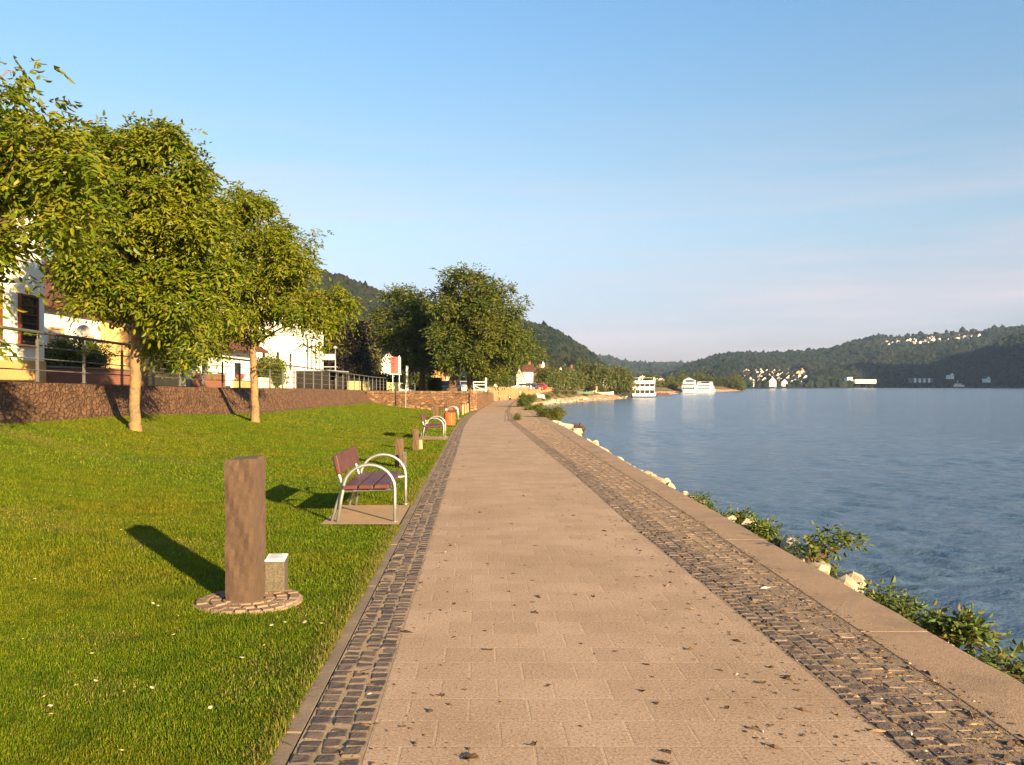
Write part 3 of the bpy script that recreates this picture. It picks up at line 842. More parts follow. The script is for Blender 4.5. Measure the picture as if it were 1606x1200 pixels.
def foliage(blobs, n_sprays, leaflets, ln, r, droop=.5, six=True, shell=(.35, 1.05), wratio=.45, rach=.28, clus=.92):
    """compound leaves spread through clumps"""
    bl = np.array(blobs)
    sc_ = ln / .125
    ns = np.maximum(3, (11 * (bl[:, 3] / (.75 * sc_)) ** 2).astype(int)); ns = np.minimum(ns, 60)
    sub_i = np.repeat(np.arange(len(bl)), ns)
    sd = unit(r.normal(size=(len(sub_i), 3)))
    subc = sd * (r.uniform(.45, 1.0, len(sub_i)) * bl[sub_i, 3])[:, None]
    starts = np.concatenate([[0], np.cumsum(ns)[:-1]])
    w = bl[:, 3] ** 2.0; w /= w.sum()
    idx = r.choice(len(bl), n_sprays, p=w)
    dirs = unit(r.normal(size=(n_sprays, 3)) * np.array([1, 1, .95]))
    rad = bl[idx, 3] * (shell[0] + (shell[1] - shell[0]) * r.random(n_sprays) ** .6)
    lump = 1 + .20 * np.sin(dirs[:, 0] * 5 + idx) * np.sin(dirs[:, 2] * 6 + idx * 2.1) + .1 * r.normal(size=n_sprays)
    rad = rad * np.where(r.random(n_sprays) < .07, 1.22, 1)
    sq = bl[idx, 4] if bl.shape[1] > 4 else np.ones(n_sprays)
    p0 = bl[idx, :3] + dirs * (rad * lump)[:, None] * np.stack([np.ones(n_sprays), np.ones(n_sprays), sq], -1)
    pick = starts[idx] + (r.random(n_sprays) * ns[idx]).astype(int)
    cl = bl[idx, :3] + subc[pick] * np.stack([np.ones(n_sprays), np.ones(n_sprays), sq], -1) + r.normal(size=(n_sprays, 3)) * np.array([.15, .15, .09]) * np.minimum(sc_, 2.6)
    useC = r.random(n_sprays) < clus
    p0 = np.where(useC[:, None], cl, p0); dirs = np.where(useC[:, None], unit(p0 - bl[idx, :3] + 1e-6), dirs)
    q = p0 * (1.9 / max(.35, np.median(bl[:, 3]) * 1.6))
    clump = np.sin(q[:, 0] * 2.1 + 1.3 * np.sin(q[:, 1] * 1.7)) * np.sin(q[:, 2] * 2.4 + q[:, 1] * .8) + .6 * np.sin(q[:, 1] * 2.6 + q[:, 0] * 1.1 + q[:, 2])
    kp = useC | (clump + r.normal(0, .25, n_sprays) > -.35)
    p0, dirs = p0[kp], dirs[kp]; n_sprays = len(p0)
    out = unit(dirs * np.array([1, 1, .25]) + r.normal(size=(n_sprays, 3)) * .55 + np.array([0, 0, -droop * .6]))
    L = rach * r.uniform(.7, 1.25, n_sprays)
    sidev = unit(np.cross(out, np.array([0, 0, 1.0]) + r.normal(size=(n_sprays, 3)) * .25))
    Vs, Fs, off = [], [], 0
    for k in range(leaflets):
        t = 1.0 if k == leaflets - 1 else .25 + .75 * (k // 2) / max(1, (leaflets - 1) / 2)
        sgn = 0 if k == leaflets - 1 else (1 if k % 2 else -1)
        base = p0 + out * (L * t)[:, None] + np.array([0, 0, -1.0]) * (L * t * t * droop * .5)[:, None]
        d = unit(out * (.55 if sgn else 1.0) + sidev * sgn * .95 + np.array([0, 0, -1.0]) * droop * r.uniform(.3, 1.3, n_sprays)[:, None] + r.normal(size=(n_sprays, 3)) * .22)
        s = unit(np.cross(d, np.array([0, 0, 1.0]) + r.normal(size=(n_sprays, 3)) * .45))
        l = ln * r.uniform(.7, 1.25, n_sprays) * (1.1 if sgn == 0 else 1)
        V, Fq = leaf_geo(base, d, s, l, l * wratio, .18, r.uniform(0, .35, n_sprays), six)
        Vs.append(V); Fs.append(Fq + off); off += len(V)
    return np.concatenate(Vs), np.concatenate(Fs)

def bez(a, b, c, n):
    t = np.linspace(0, 1, n)[:, None]
    return a * (1 - t) ** 2 + 2 * b * t * (1 - t) + c * t * t

def tree(name, label, cat, foot, blobs, trunk, leafmat, bark, n_sprays, leaflets, ln, seed, group=None, droop=.5, six=True, twigs=7, limb_r=.35, shell=(.35, 1.05), rach=None, wratio=.45, sides=8):
    """blobs & trunk in metres relative to foot; trunk: list of (x,y,z,r)"""
    r = np.random.default_rng(seed)
    t = thing(name, label, cat, foot, group=group)
    mb = MB()
    tp = np.array(trunk, dtype=float)
    dense = []
    for i in range(len(tp) - 1):
        for s in np.linspace(0, 1, 5)[:-1]: dense.append(tp[i] * (1 - s) + tp[i + 1] * s)
    dense.append(tp[-1]); dense = np.array(dense)
    dense[1:, :2] += r.normal(0, dense[1:, 3:4] * .075, (len(dense) - 1, 2))
    mb.tube(dense[:, :3], list(dense[:, 3] * (1 + r.normal(0, .03, len(dense)))), sides + 4)
    top = tp[-1]
    fork = tp[-2] if len(tp) > 2 else tp[-1]
    for b_ in blobs:
        c = np.array(b_[:3]); rad = b_[3]
        s = r.uniform(0, 1); st = fork[:3] * (1 - s) + top[:3] * s
        if c[2] < st[2] + .3 and len(tp) > 1: st = tp[-2][:3] * .7 + top[:3] * .3
        mid = st + (c - st) * .5 + np.array([0, 0, .22 * np.linalg.norm(c - st)]) + r.normal(0, .12 * rad, 3)
        pts = bez(st, mid, c, 8)
        r0 = top[3] * limb_r * r.uniform(.8, 1.3) * min(1.0, .25 + rad / (top[3] * 9))
        mb.tube(pts, list(np.linspace(r0, r0 * .35, 8)), 6)
        for k in range(twigs):
            e = c + unit(r.normal(size=3)) * rad * r.uniform(.6, .98) * np.array([1, 1, b_[4] if len(b_) > 4 else 1])
            s0 = pts[r.integers(4, 8)]
            mb.tube(bez(s0, (s0 + e) / 2 + r.normal(0, .12 * rad, 3), e, 5), list(np.linspace(r0 * .36, r0 * .1, 5)), 4)
    mb.build('trunk', bark, t, smooth=True)
    V, Fq = foliage(blobs, n_sprays, leaflets, ln, r, droop, six, shell, wratio, rach or ln * 2.6)
    np_mesh('crown', V, Fq, leafmat, t)
    return t

def px_blobs(lst, D, foot, seed, dy=1.0, dup=True, fy=1.0, shrink=0.0):
    """clump list in photo pixels -> metres relative to the tree's foot, spread in depth as well"""
    r = np.random.default_rng(seed)
    out = []
    for px, py, rp in lst:
        rad = rp * D / F - shrink
        rad = max(rad, .14 if shrink else .05)
        for k in ((-1, 1) if (dup and rad > .45) else (r.choice([-1, 1]),)):
            y = k * r.uniform(.35, 1.0) * dy
            X = PX(px, D); Z = EYE - (py - CY) * D / F
            q = (D + y) / D
            out.append((X * q - foot[0], y, EYE + (Z - EYE) * q - foot[2], rad * r.uniform(.85, 1.05)))
    return out

# three young walnut trees on the lawn
f0 = (-7.7, 10.5, float(lawn_z(-7.7, 10.5)) - .02)
b0 = px_blobs([(-30, 165, 70), (55, 190, 60), (95, 235, 50), (128, 262, 42), (20, 262, 66), (104, 316, 52), (132, 342, 34), (-70, 290, 90), (60, 290, 52), (-30, 440, 30), (70, 225, 62), (20, 345, 34), (118, 375, 30), (-80, 400, 100),
               (-200, 150, 130), (-180, 290, 150), (-300, 240, 140), (-330, 380, 130), (-200, 420, 120), (-14, 525, 24), (-130, 470, 60), (15, 110, 30)], 10.5, f0, 3, 1.1, shrink=.10)
tree('walnut_tree', 'young walnut tree whose crown leans in from the left edge, largest leaves of all', 'tree', f0, b0,
     [(0, 0, -.05, .16), (0, 0, .25, .125), (.05, .05, 1.6, .11), (.1, .1, 2.8, .09)], M['leaf_walnut'], M['bark_pale'], 11500, 7, .098, 31, 'young walnut trees on the lawn', .75)
f1 = (PX(212, 20.5), 20.5, float(lawn_z(PX(212, 20.5), 20.5)) - .02)
b1 = px_blobs([(208, 215, 48), (160, 232, 42), (250, 240, 50), (150, 300, 66), (225, 310, 70), (290, 285, 52), (320, 285, 26), (112, 335, 50), (300, 350, 62), (170, 380, 70), (262, 395, 70), (330, 420, 42), (132, 408, 46), (104, 452, 28), (140, 462, 34), (180, 470, 32),
               (200, 452, 46), (285, 465, 52), (245, 520, 36), (305, 525, 32), (268, 560, 22), (160, 455, 36), (345, 470, 28), (310, 565, 18)], 20.5, f1, 4, 1.3, shrink=.15)
tree('walnut_tree', 'tall walnut tree with pale trunk in front of the white house, middle of the three', 'tree', f1, b1,
     [(0, 0, -.05, .17), (0, 0, .22, .128), (-.01, .02, 1.6, .115), (.03, .05, 2.9, .10), (.0, .1, 4.8, .07)], M['leaf_walnut'], M['bark_pale'], 11500, 7, .125, 32, 'young walnut trees on the lawn', .75)
f2 = (PX(400, 30), 30.0, float(lawn_z(PX(400, 30), 30.0)) - .02)
b2 = px_blobs([(372, 318, 36), (405, 325, 34), (350, 360, 50), (420, 365, 34), (432, 385, 36), (380, 410, 55), (455, 415, 42), (480, 372, 15), (470, 395, 20), (330, 440, 50), (400, 462, 50), (470, 470, 42), (515, 468, 36), (540, 470, 24), (545, 500, 18),
               (505, 500, 32), (520, 540, 14), (380, 505, 34), (335, 510, 36), (492, 535, 16), (432, 560, 14), (350, 545, 18), (460, 505, 18), (492, 360, 7)], 30.0, f2, 5, 1.5, shrink=.15)
tree('walnut_tree', 'walnut tree with spreading crown, farthest of the three on the lawn', 'tree', f2, b2,
     [(0, 0, -.05, .18), (0, 0, .25, .14), (-.03, 0, 1.4, .13), (-.08, .05, 2.4, .115), (-.05, .1, 3.8, .09)], M['leaf_walnut'], M['bark_pale'], 9000, 7, .125, 33, 'young walnut trees on the lawn', .75)

# old trees on the terrace
def gp(px, py, D): return tuple(P(px, py, D))
f3 = (PX(710, 84), 84.0, .88)
b3 = px_blobs([(712, 424, 17), (738, 435, 22), (690, 425, 10), (762, 446, 20), (785, 455, 18), (812, 468, 14), (722, 462, 30), (758, 475, 34), (796, 492, 26), (690, 470, 22), (735, 505, 40), (775, 520, 36), (700, 520, 34), (806, 525, 24),
               (745, 550, 36), (790, 550, 26), (705, 558, 24), (814, 540, 16), (765, 576, 18), (740, 570, 16), (792, 576, 14)], 84, f3, 6, 3.0, shrink=.42)
tree('old_tree', 'big old tree with thick leaning forked trunk on the grassy terrace beside the walk', 'tree', f3, b3,
     [(-.15, 0, -.1, .62), (-.05, 0, .5, .48), (.25, 0, 2.0, .42), (.6, .1, 3.4, .36), (.9, .2, 5.5, .25)], M['leaf_big'], M['bark_dark'], 9000, 5, .30, 34, 'old trees on the terrace', .5, twigs=5, limb_r=.5)
f4 = (PX(662, 93), 93.0, .86)
b4 = px_blobs([(612, 462, 14), (632, 458, 16), (652, 470, 20), (605, 490, 20), (640, 495, 28), (672, 490, 24), (600, 520, 18), (625, 530, 28), (660, 535, 32), (685, 530, 24), (590, 512, 10), (645, 565, 24), (670, 570, 20), (630, 560, 18), (685, 565, 16)], 93, f4, 7, 2.6, shrink=.45)
tree('old_tree', 'lower broad old tree left of the big one, its dark crown hanging over the street', 'tree', f4, b4,
     [(0, 0, -.1, .45), (0, 0, .5, .34), (.1, 0, 2.5, .3), (-.2, .1, 5, .2)], M['leaf_big'], M['bark_dark'], 5200, 5, .30, 35, 'old trees on the terrace', .5, twigs=5, limb_r=.5)
f5 = (PX(738, 92), 92.0, .86)
b5 = px_blobs([(770, 560, 24), (798, 558, 24), (826, 540, 18), (840, 545, 12), (848, 556, 6), (832, 562, 11), (784, 586, 15), (760, 588, 14), (800, 578, 12), (824, 520, 13), (850, 566, 5)], 92, f5, 8, 2.6, shrink=.45)
tree('old_tree', 'old tree with pale split trunk right of the big one, crown reaching over the walk', 'tree', f5, b5,
     [(0, 0, -.1, .42), (0, 0, .5, .36), (-.15, 0, 1.6, .3), (.5, .1, 3.2, .2)], M['leaf_big'], M['bark_pale'], 4200, 5, .28, 36, 'old trees on the terrace', .5, twigs=5, limb_r=.5)

def simple_tree(name, label, cat, px, D, zb, lst, mat, seed, n=1600, ln=.4, group=None, tr=.2, bark=None, droop=.4, dy=2.0, leaflets=3):
    f = (PX(px, D), float(D), zb)
    b = px_blobs(lst, D, f, seed, dy)
    zt = np.mean([q[2] for q in b])
    return tree(name, label, cat, f, b, [(0, 0, -.2, tr * 1.3), (0, 0, zt * .35, tr), (.1, 0, zt * .8, tr * .7)], mat, bark or M['bark_dark'], n, leaflets, ln, seed, group, droop, False, 3, .5)

simple_tree('willow_tree', 'olive brown drooping willow between the dark beech and the white gabled house', 'tree', 572, 112, .45,
            [(574, 508, 8), (568, 525, 11), (580, 538, 9), (564, 550, 12), (578, 562, 10), (570, 580, 12), (582, 588, 7), (560, 580, 9)], M['leaf_willow'], 41, 3600, .5, 'street trees behind the railing', .3, droop=2.2)
simple_tree('beech_tree', 'very dark copper beech behind the lamp post and the railing', 'tree', 535, 98, .5,
            [(520, 535, 22), (545, 530, 24), (560, 540, 16), (515, 565, 18), (540, 560, 26), (560, 575, 16), (520, 588, 12), (545, 590, 18), (530, 510, 18), (552, 508, 14)], M['leaf_dark'], 42, 4200, .38, 'street trees behind the railing', .3)
for i, (px, py, rp) in enumerate([(855, 588, 9), (866, 589, 9), (877, 590, 9), (888, 591, 9), (898, 591, 8)]):
    simple_tree('clipped_tree', ['first', 'second', 'third', 'fourth', 'fifth'][i] + ' clipped plane tree from the left in the dense row behind the orange wall', 'tree', px, 205 + 6 * i, .42,
                [(px - 3, py - 5, 6), (px + 3, py - 5, 6), (px - 3, py + 4, 7), (px + 3, py + 4, 7), (px, py, 7)], M['leaf_mid'], 50 + i, 700, .55, 'clipped trees along the town quay', .18, dy=1.2)
simple_tree('town_tree', 'large rounded tree with yellowish top in the middle of the town waterfront', 'tree', 928, 262, .4,
            [(922, 573, 10), (912, 585, 11), (932, 580, 12), (944, 585, 10), (916, 597, 11), (938, 597, 13), (926, 592, 12), (950, 590, 6)], M['leaf_mid'], 61, 2600, .7, 'trees on the town waterfront', .4, dy=4)
simple_tree('town_tree', 'dark low tree just left of the large rounded waterfront tree', 'tree', 909, 250, .4,
            [(905, 592, 7), (912, 594, 7), (908, 600, 6)], M['leaf_mid'], 65, 900, .6, 'trees on the town waterfront', .3, dy=2)
simple_tree('town_tree', 'tall feathery willow tree with dark top beside the moored ferry', 'tree', 973, 275, .4,
            [(972, 576, 6), (966, 583, 8), (978, 583, 9), (984, 590, 7), (966, 594, 9), (977, 597, 9), (985, 598, 5), (960, 600, 5)], M['leaf_mid'], 62, 2200, .7, 'trees on the town waterfront', .4, droop=1.2, dy=4)
simple_tree('town_tree', 'small round light green tree right of the ferry on the waterfront', 'tree', 1048, 420, .3,
            [(1046, 600, 5), (1051, 602, 5), (1044, 604, 4)], M['leaf_bank'], 63, 700, .8, 'trees on the town waterfront', .3, dy=2)
simple_tree('town_tree', 'dark tree rising behind the roof of the large ferry', 'tree', 1018, 390, .3,
            [(1015, 592, 5), (1021, 593, 6), (1027, 598, 5), (1010, 598, 5)], M['leaf_big'], 64, 800, .8, 'trees on the town waterfront', .3, dy=3)
for i, (px, py, rp, D) in enumerate([(1056, 597, 8, 560), (1070, 595, 9, 570), (1083, 598, 9, 575), (1098, 594, 9, 580), (1110, 598, 8, 575), (1120, 600, 8, 570), (1131, 601, 7, 570), (1141, 601, 7, 570), (1153, 596, 7, 575), (1153, 604, 8, 568), (1159, 606, 5, 565), (1078, 606, 6, 560)]):
    simple_tree('spit_tree', ['dark tree at the landward end of the wooded spit', 'tall dark tree on the spit behind the first white ship', 'round dark tree on the spit above the gap between ships', 'tallest broad tree on the spit behind the right white ship',
                'mid green tree on the spit right of the tallest one', 'olive tree on the spit just right of the white ships', 'lower olive tree in the middle of the spit', 'rounded tree on the spit before its pointed conifer', 'pointed dark conifer near the tip of the spit',
                'low bushy tree under the pointed conifer', 'last small tree at the very tip of the spit', 'low tree behind the first white ship'][i], 'tree', px, D, .2,
                [(px - rp * .4, py, rp * .6), (px + rp * .4, py, rp * .6), (px, py - rp * .5, rp * .55), (px, py + rp * .5, rp * .8)], M['leaf_mid'] if i % 3 else M['leaf_big'], 70 + i, 650, 1.1, 'trees on the wooded spit', .4, dy=4)
# ------------------------------------------------------------------ furniture along the walk
PHI = math.atan(0.04)                                   # the walk bears a little left
def make_bench(label, loc, rz):
    t = thing('park_bench', label, 'bench', loc, rz, 'benches along the walk')
    for s in (-1, 1):
        y = s * .785
        arch = [(.345, y, -.02), (.345, y, .25), (.345, y, .40)]
        for k in range(1, 12):
            a = math.pi * k / 12
            arch.append((.035 + .31 * math.cos(a), y, .40 + .29 * math.sin(a)))
        arch += [(-.275, y, .40), (-.30, y, .28), (-.345, y, -.02)]
        MB().tube(arch, .021, 10).build('arm_hoop', M['galv'], t, smooth=True)
        yb = y * .93
        MB().tube([(-.43, yb, -.02), (-.355, yb, .22), (-.30, yb, .38), (-.295, yb, .43), (-.32, yb, .52), (-.37, yb, .66), (-.405, yb, .79)], .021, 10).build('rear_leg', M['galv'], t, smooth=True)
        m_ = MB()
        m_.tube([(.345, y, .385), (.30, yb, .385), (-.27, yb, .375), (-.31, yb, .375)], .017, 8)
        m_.build('seat_bracket', M['galv'], t, smooth=True)
        MB().lathe([(.045, 0), (.045, .008), (.022, .010)], 12, (.345, y, 0)).build('foot_plate', M['galv'], t)
    for k in range(3):
        MB().box((-.19 + .19 * k, 0, .425 - .004 * (1 - k)), (.168, 1.66, .045)).build('seat_plank', M['bench_wood'], t, bevel=.008)
    MB().box((-.345, 0, .695), (.045, 1.66, .235), ry=-.22).build('backrest', M['bench_wood'], t, bevel=.008)
    return t
def bench_at(D, xf, label):
    D2 = D + .785
    x = xf - .345
    return make_bench(label, (x, D2, float(gz(D2)) + .012), PHI)
bench_at(10.5, -1.448, 'nearest bench of red planks and steel hoops, beyond the tall basalt pillar')
bench_at(28.1, -2.24, 'second bench down the walk, just before the orange litter bin')
bench_at(47.3, -2.98, 'farthest bench, half hidden behind the orange litter bin')
# concrete pads under the benches
for k, (D0, D1, x0) in enumerate([(10.28, 12.0, -2.27), (27.9, 29.8, -3.1), (47.1, 49.1, -3.85)]):
    sheet('bench_pad', lambda D: np.full_like(D, x0) - .04 * (D - D0), lambda D: xk(D) - .004, np.linspace(D0, D1, 6), G(.012), M['pad'])

def rough_pillar(poly, h, seed, mat, parent=None, name='shaft', taper=.96, top_slope=0.03, nz=26, amp=.006):
    """upright natural stone: polygon cross-section, worn faces and edges"""
    r = np.random.default_rng(seed)
    pts = []
    n = len(poly)
    for i in range(n):
        a, b_ = np.array(poly[i]), np.array(poly[(i + 1) % n])
        for s in np.linspace(0, 1, 7)[:-1]:
            s2 = .5 + (s - .5) * 1.0
            q = a * (1 - s2) + b_ * s2
            if s == 0: q = q * .98
            pts.append(q)
    pts = np.array(pts); m_ = len(pts)
    ph = r.uniform(0, 6, 8)
    V = []
    for k in range(nz + 1):
        t = k / nz
        sc = (1 - (1 - taper) * t)
        z = t * h
        for i, q in enumerate(pts):
            d = q / np.linalg.norm(q)
            off = amp * (math.sin(z * 9 + i * .9 + ph[0]) + .8 * math.sin(z * 23 + i * 2.1 + ph[1]) + .5 * math.sin(z * 4 - i * .5 + ph[2])) + r.normal(0, amp * .45)
            if k == nz: off -= .008
            zz = z + (top_slope * q[0] + amp * math.sin(i * 1.3 + ph[3]) if k >= nz - 1 else 0)
            V.append((q[0] * sc + d[0] * off, q[1] * sc + d[1] * off, zz))
    Fq = [[k * m_ + i, k * m_ + (i + 1) % m_, (k + 1) * m_ + (i + 1) % m_, (k + 1) * m_ + i] for k in range(nz) for i in range(m_)]
    c = len(V); V.append((0, 0, h + .006))
    T = [[nz * m_ + i, nz * m_ + (i + 1) % m_, c] for i in range(m_)]
    return np_mesh(name, V, [np.array(Fq), np.array(T)], mat, parent)

# big basalt pillar in its cobbled ring
PC = np.array([-2.03, 6.645]); zg = float(gz(6.6))
pt = thing('basalt_pillar', 'tall rough brown basalt pillar standing in a round cobbled ring, nearest of the row', 'stone pillar', (PC[0], PC[1], zg), 0, 'basalt pillars along the lawn')
rough_pillar([np.array(p) - PC for p in [(-2.145, 6.49), (-1.905, 6.405), (-1.918, 6.77), (-2.15, 6.86)]], 1.085, 5, M['basalt'], pt, taper=1.03, top_slope=.06, amp=.0035)
def ring():
    r = np.random.default_rng(8)
    mb = MB()
    mb.lathe([(.40, -.03), (.40, .008), (.385, .012), (.01, .014)], 40, (.04, -.07, 0))
    o = mb.build('mortar_ring', M['mortar'], pt)
    mb = MB()
    for rr0, rr1, n in ((.295, .385, 24), (.20, .285, 17), (.115, .19, 11)):
        for k in range(n):
            a0, a1 = 2 * math.pi * (k + .10 + r.uniform(-.05, .05)) / n, 2 * math.pi * (k + .90 + r.uniform(-.05, .05)) / n
            def q(rad, a, z): return (.04 + rad * math.cos(a), -.07 + rad * math.sin(a), z)
            i0, i1 = rr0 + r.uniform(0, .008), rr1 - r.uniform(0, .008)
            am = (a0 + a1) / 2; z1 = .026 + r.uniform(-.004, .006)
            lo = [q(i0, a0, .005), q(i1, a0, .005), q(i1 + .004, am, .005), q(i1, a1, .005), q(i0, a1, .005), q(i0, am, .005)]
            hi = [(.04 + (x - .04) * (1 + f), -.07 + (y + .07) * (1 + f), z1) for (x, y, z), f in zip(lo, (.02, -.02, -.025, -.02, .02, .02))]
            mb.add(lo + hi, [(6, 7, 8, 11), (8, 9, 10, 11)] + [(i, (i + 1) % 6, 6 + (i + 1) % 6, 6 + i) for i in range(6)])
    mb.build('ring_cobbles', M['cobble_worn'], pt)
ring()
# granite plinth with its plaque
pl = thing('granite_plinth', 'small speckled granite plinth with a white plaque on its slanted top, beside the tall pillar', 'plinth', (-1.865, 6.885, float(gz(6.8))), .10)
sl = lambda x, y: .268 + .09 * y
MB().prism([(-.075, -.09), (.075, -.09), (.075, .09), (-.075, .09)], -.03, sl).build('block', M['granite'], pl, bevel=.005)
pq = MB().prism([(-.077, -.092), (.077, -.092), (.077, .092), (-.077, .092)], lambda x, y: sl(x, y) + .001, lambda x, y: sl(x, y) + .012).build('plaque', M['plaque'], pl, bevel=.002)
mb = MB()
for k, (a, b_) in enumerate([(-.05, .03), (-.055, .05), (-.05, .01), (-.055, .045), (-.05, .05), (-.055, .02)]):
    yy = .065 - .022 * k
    mb.prism([(a, yy), (b_, yy), (b_, yy + .008), (a, yy + .008)], lambda x, y: sl(x, y) + .0125, lambda x, y: sl(x, y) + .0135)
mb.build('engraving', M['ink'], pq)

def pillar(label, px, D, w, h, seed, mat='basalt', group='basalt pillars along the lawn', name='basalt_pillar', cat='stone pillar', rot=.2, X=None):
    x = PX(px, D) if X is None else X
    z = float(lawn_z(x, D))
    t = thing(name, label, cat, (x, D, z - .02), rot, group)
    rough_pillar([np.array(p) * w for p in [(-.5, -.35), (.15, -.55), (.5, -.1), (.42, .45), (-.3, .5)]], h, seed, M[mat], t, nz=10, amp=.004)
    return t
pillar('knee high brown basalt pillar between the nearest bench and the next pillar', 626, 18.2, .19, .60, 11)
pillar('short brown basalt pillar left of the second bench with a tan stone at its foot', 652, 23.3, .17, .58, 12)
pillar('basalt pillar seen through the hoops of the second bench', 683, 47.0, .32, .82, 13)
pillar('narrow dark pillar just left of the orange litter bin', 694, 43.5, .16, .50, 14)
pillar('slim grey stone stele right behind the nearest bench', 634.5, 17.8, .085, .36, 15, 'granite', 'marker stones beside the pillars', 'marker_stone', 'marker stone')
pillar('low tan marker stone at the foot of a short basalt pillar', 659, 23.6, .12, .27, 16, 'sand_stone', 'marker stones beside the pillars', 'marker_stone', 'marker stone')
pillar('first of three pale stone posts beyond the litter bin', 726, 56.5, .13, .68, 17, 'sand_stone', 'pale posts at the lawn end', 'stone_post', 'post')
pillar('middle of three pale stone posts beyond the litter bin', 730, 59.5, .12, .66, 18, 'sand_stone', 'pale posts at the lawn end', 'stone_post', 'post')
pillar('last of three pale stone posts, next to the terrace wall', 733.6, 62.5, .12, .66, 19, 'sand_stone', 'pale posts at the lawn end', 'stone_post', 'post')

# litter bin of upright orange slats
bd = 38.7; bx = PX(705, bd)
tb = thing('litter_bin', 'round litter bin clad in upright bright orange wooden slats beside the walk', 'litter bin', (bx, bd, float(gz(bd))))
MB().lathe([(.225, .04), (.225, .60), (.20, .60), (.20, .10)], 24).build('liner', M['dark_metal'], tb)
for k in range(22):
    a = 2 * math.pi * k / 22
    MB().box((.243 * math.cos(a), .243 * math.sin(a), .325), (.022, .058, .56), rz=a).build('slat', M['bin_wood'], tb, bevel=.004)
MB().lathe([(.252, .585), (.256, .60), (.236, .602), (.23, .585)], 28).build('rim', M['dark_metal'], tb)
MB().lathe([(.05, -.05), (.05, .05)], 10).build('foot', M['dark_metal'], tb)

# low steel hoop on the walk
hd = 44.2; hx = PX(794.5, hd)
th = thing('hoop_barrier', 'low rusty steel hoop standing alone where the walk narrows', 'barrier', (hx, hd, float(gz(hd))), .15)
MB().tube([(-.075, 0, -.05), (-.075, 0, .50), (-.06, 0, .545), (0, 0, .56), (.06, 0, .545), (.075, 0, .50), (.075, 0, -.05)], .016, 8).build('hoop', pm('rusty_steel', (.09, .05, .035), (.12, .07, .045), 12, .7, metal=.3), th, smooth=True)
MB().box((0, 0, .30), (.13, .012, .03)).build('crossbar', bpy.data.materials['rusty_steel'], th)

# railing above the embankment
rl = thing('street_railing', 'long grey metal railing with three thin rails and a thick handrail along the embankment top', 'railing', (0, 0, 0))
post_D = [13.4, 15.7, 17.95] + [20.2 + 2.29 * k for k in range(9)] + [41.1 + 2.47 * k for k in range(19)]
mb = MB().box((0, 0, .48), (.065, .05, 1.0))
mb.box((0, 0, 1.05), (.022, .022, .15))
mb.box((0, 0, .004), (.13, .12, .012))
p0 = mb.build('post', M['steel_rail'], rl, bevel=.004)
for i, d in enumerate(post_D):
    o = p0 if i == 0 else link(p0.copy())
    o.parent = rl
    o.location = (float(XR(d)), d, float(zs(d)))
ds = np.linspace(12.0, 86.5, 60)
line = lambda h: [(float(XR(d)), float(d), float(zs(d)) + h) for d in ds]
MB().tube(line(1.155), .038, 10).build('handrail', M['steel_rail'], rl, smooth=True)
for h in (.82, .54, .27):
    MB().tube(line(h), .016, 6).build('rail', M['steel_rail'], rl, smooth=True)

# ------------------------------------------------------------------ houses along the street
def window(parent, c, u, w, h, frame, pane, depth=.06, bars=1, sill=None, nrm=None):
    """flat window set 3 cm proud of a wall; c centre, u horizontal direction"""
    u = Vector(u).normalized(); nrm = Vector(nrm) if nrm else Vector((u.y, -u.x, 0))
    def B(mb, du, dz, su, sz, dn, sn):
        q = Vector(c) + u * du + Vector((0, 0, dz)) + nrm * dn
        return mb.box(q, (su, sn, sz), rz=math.atan2(u.y, u.x))
    f = MB(); t = .07
    B(f, -w / 2 + t / 2, 0, t, h, .02, depth); B(f, w / 2 - t / 2, 0, t, h, .02, depth)
    B(f, 0, h / 2 - t / 2, w - 2 * t, t, .02, depth); B(f, 0, -h / 2 + t / 2, w - 2 * t, t, .02, depth)
    for k in range(bars): B(f, 0, (k + 1) / (bars + 1) * (h - 2 * t) - (h - 2 * t) / 2, w - 2 * t, .03, .018, depth * .8)
    fo = f.build('window', frame, parent)
    B(MB(), 0, 0, w - 2 * t, h - 2 * t, .0, .04).build('pane', pane, fo)
    if sill:
        B(MB(), 0, -h / 2 - .05, w + .16, .07, .06, .16).build('sill', sill, fo)
    return fo

def gable_house(name, label, x0, x1, y0, y1, zb, h, rh, wall, roof, ridge='y', over=.35, cat='house', group=None, chimney=None, hip=0):
    """box walls with gable ends and a pitched roof (two slabs)"""
    t = thing(name, label, cat, ((x0 + x1) / 2, (y0 + y1) / 2, zb), 0, group)
    a, b_ = (x1 - x0) / 2, (y1 - y0) / 2
    mb = MB()
    if ridge == 'y':
        poly = [(-a, -.3), (a, -.3), (a, h), (0, h + rh), (-a, h)]
        mb.extr(poly, -b_, b_)
        w_, L = a, b_
        Mx = Matrix.Identity(4)
    else:
        poly = [(-b_, -.3), (b_, -.3), (b_, h), (0, h + rh), (-b_, h)]
        Mx = Matrix.Rotation(R(90), 4, 'Z')
        mb.extr(poly, -a, a, Mx)
        w_, L = b_, a
    mb.build('wall', wall, t, uv=True)
    rf = MB()
    sl_ = rh / w_; e = over
    for s in (-1, 1):
        pr = [(s * (w_ + e), h - sl_ * e + .02), (0, h + rh + .02), (0, h + rh + .20), (s * (w_ + e), h - sl_ * e + .16)]
        if s < 0: pr = pr[::-1]
        rf.extr(pr, -L - e * .6, L + e * .6, Mx)
    ro = rf.build('roof', roof, t, uv=True)
    if chimney:
        cx, cy = chimney
        MB().box((cx, cy, h + rh + .2), (.55, .55, 1.5)).box((cx, cy, h + rh + .98), (.68, .68, .1)).build('chimney', M['red_brick'], ro, uv=True)
    return t

Z20 = 1.70
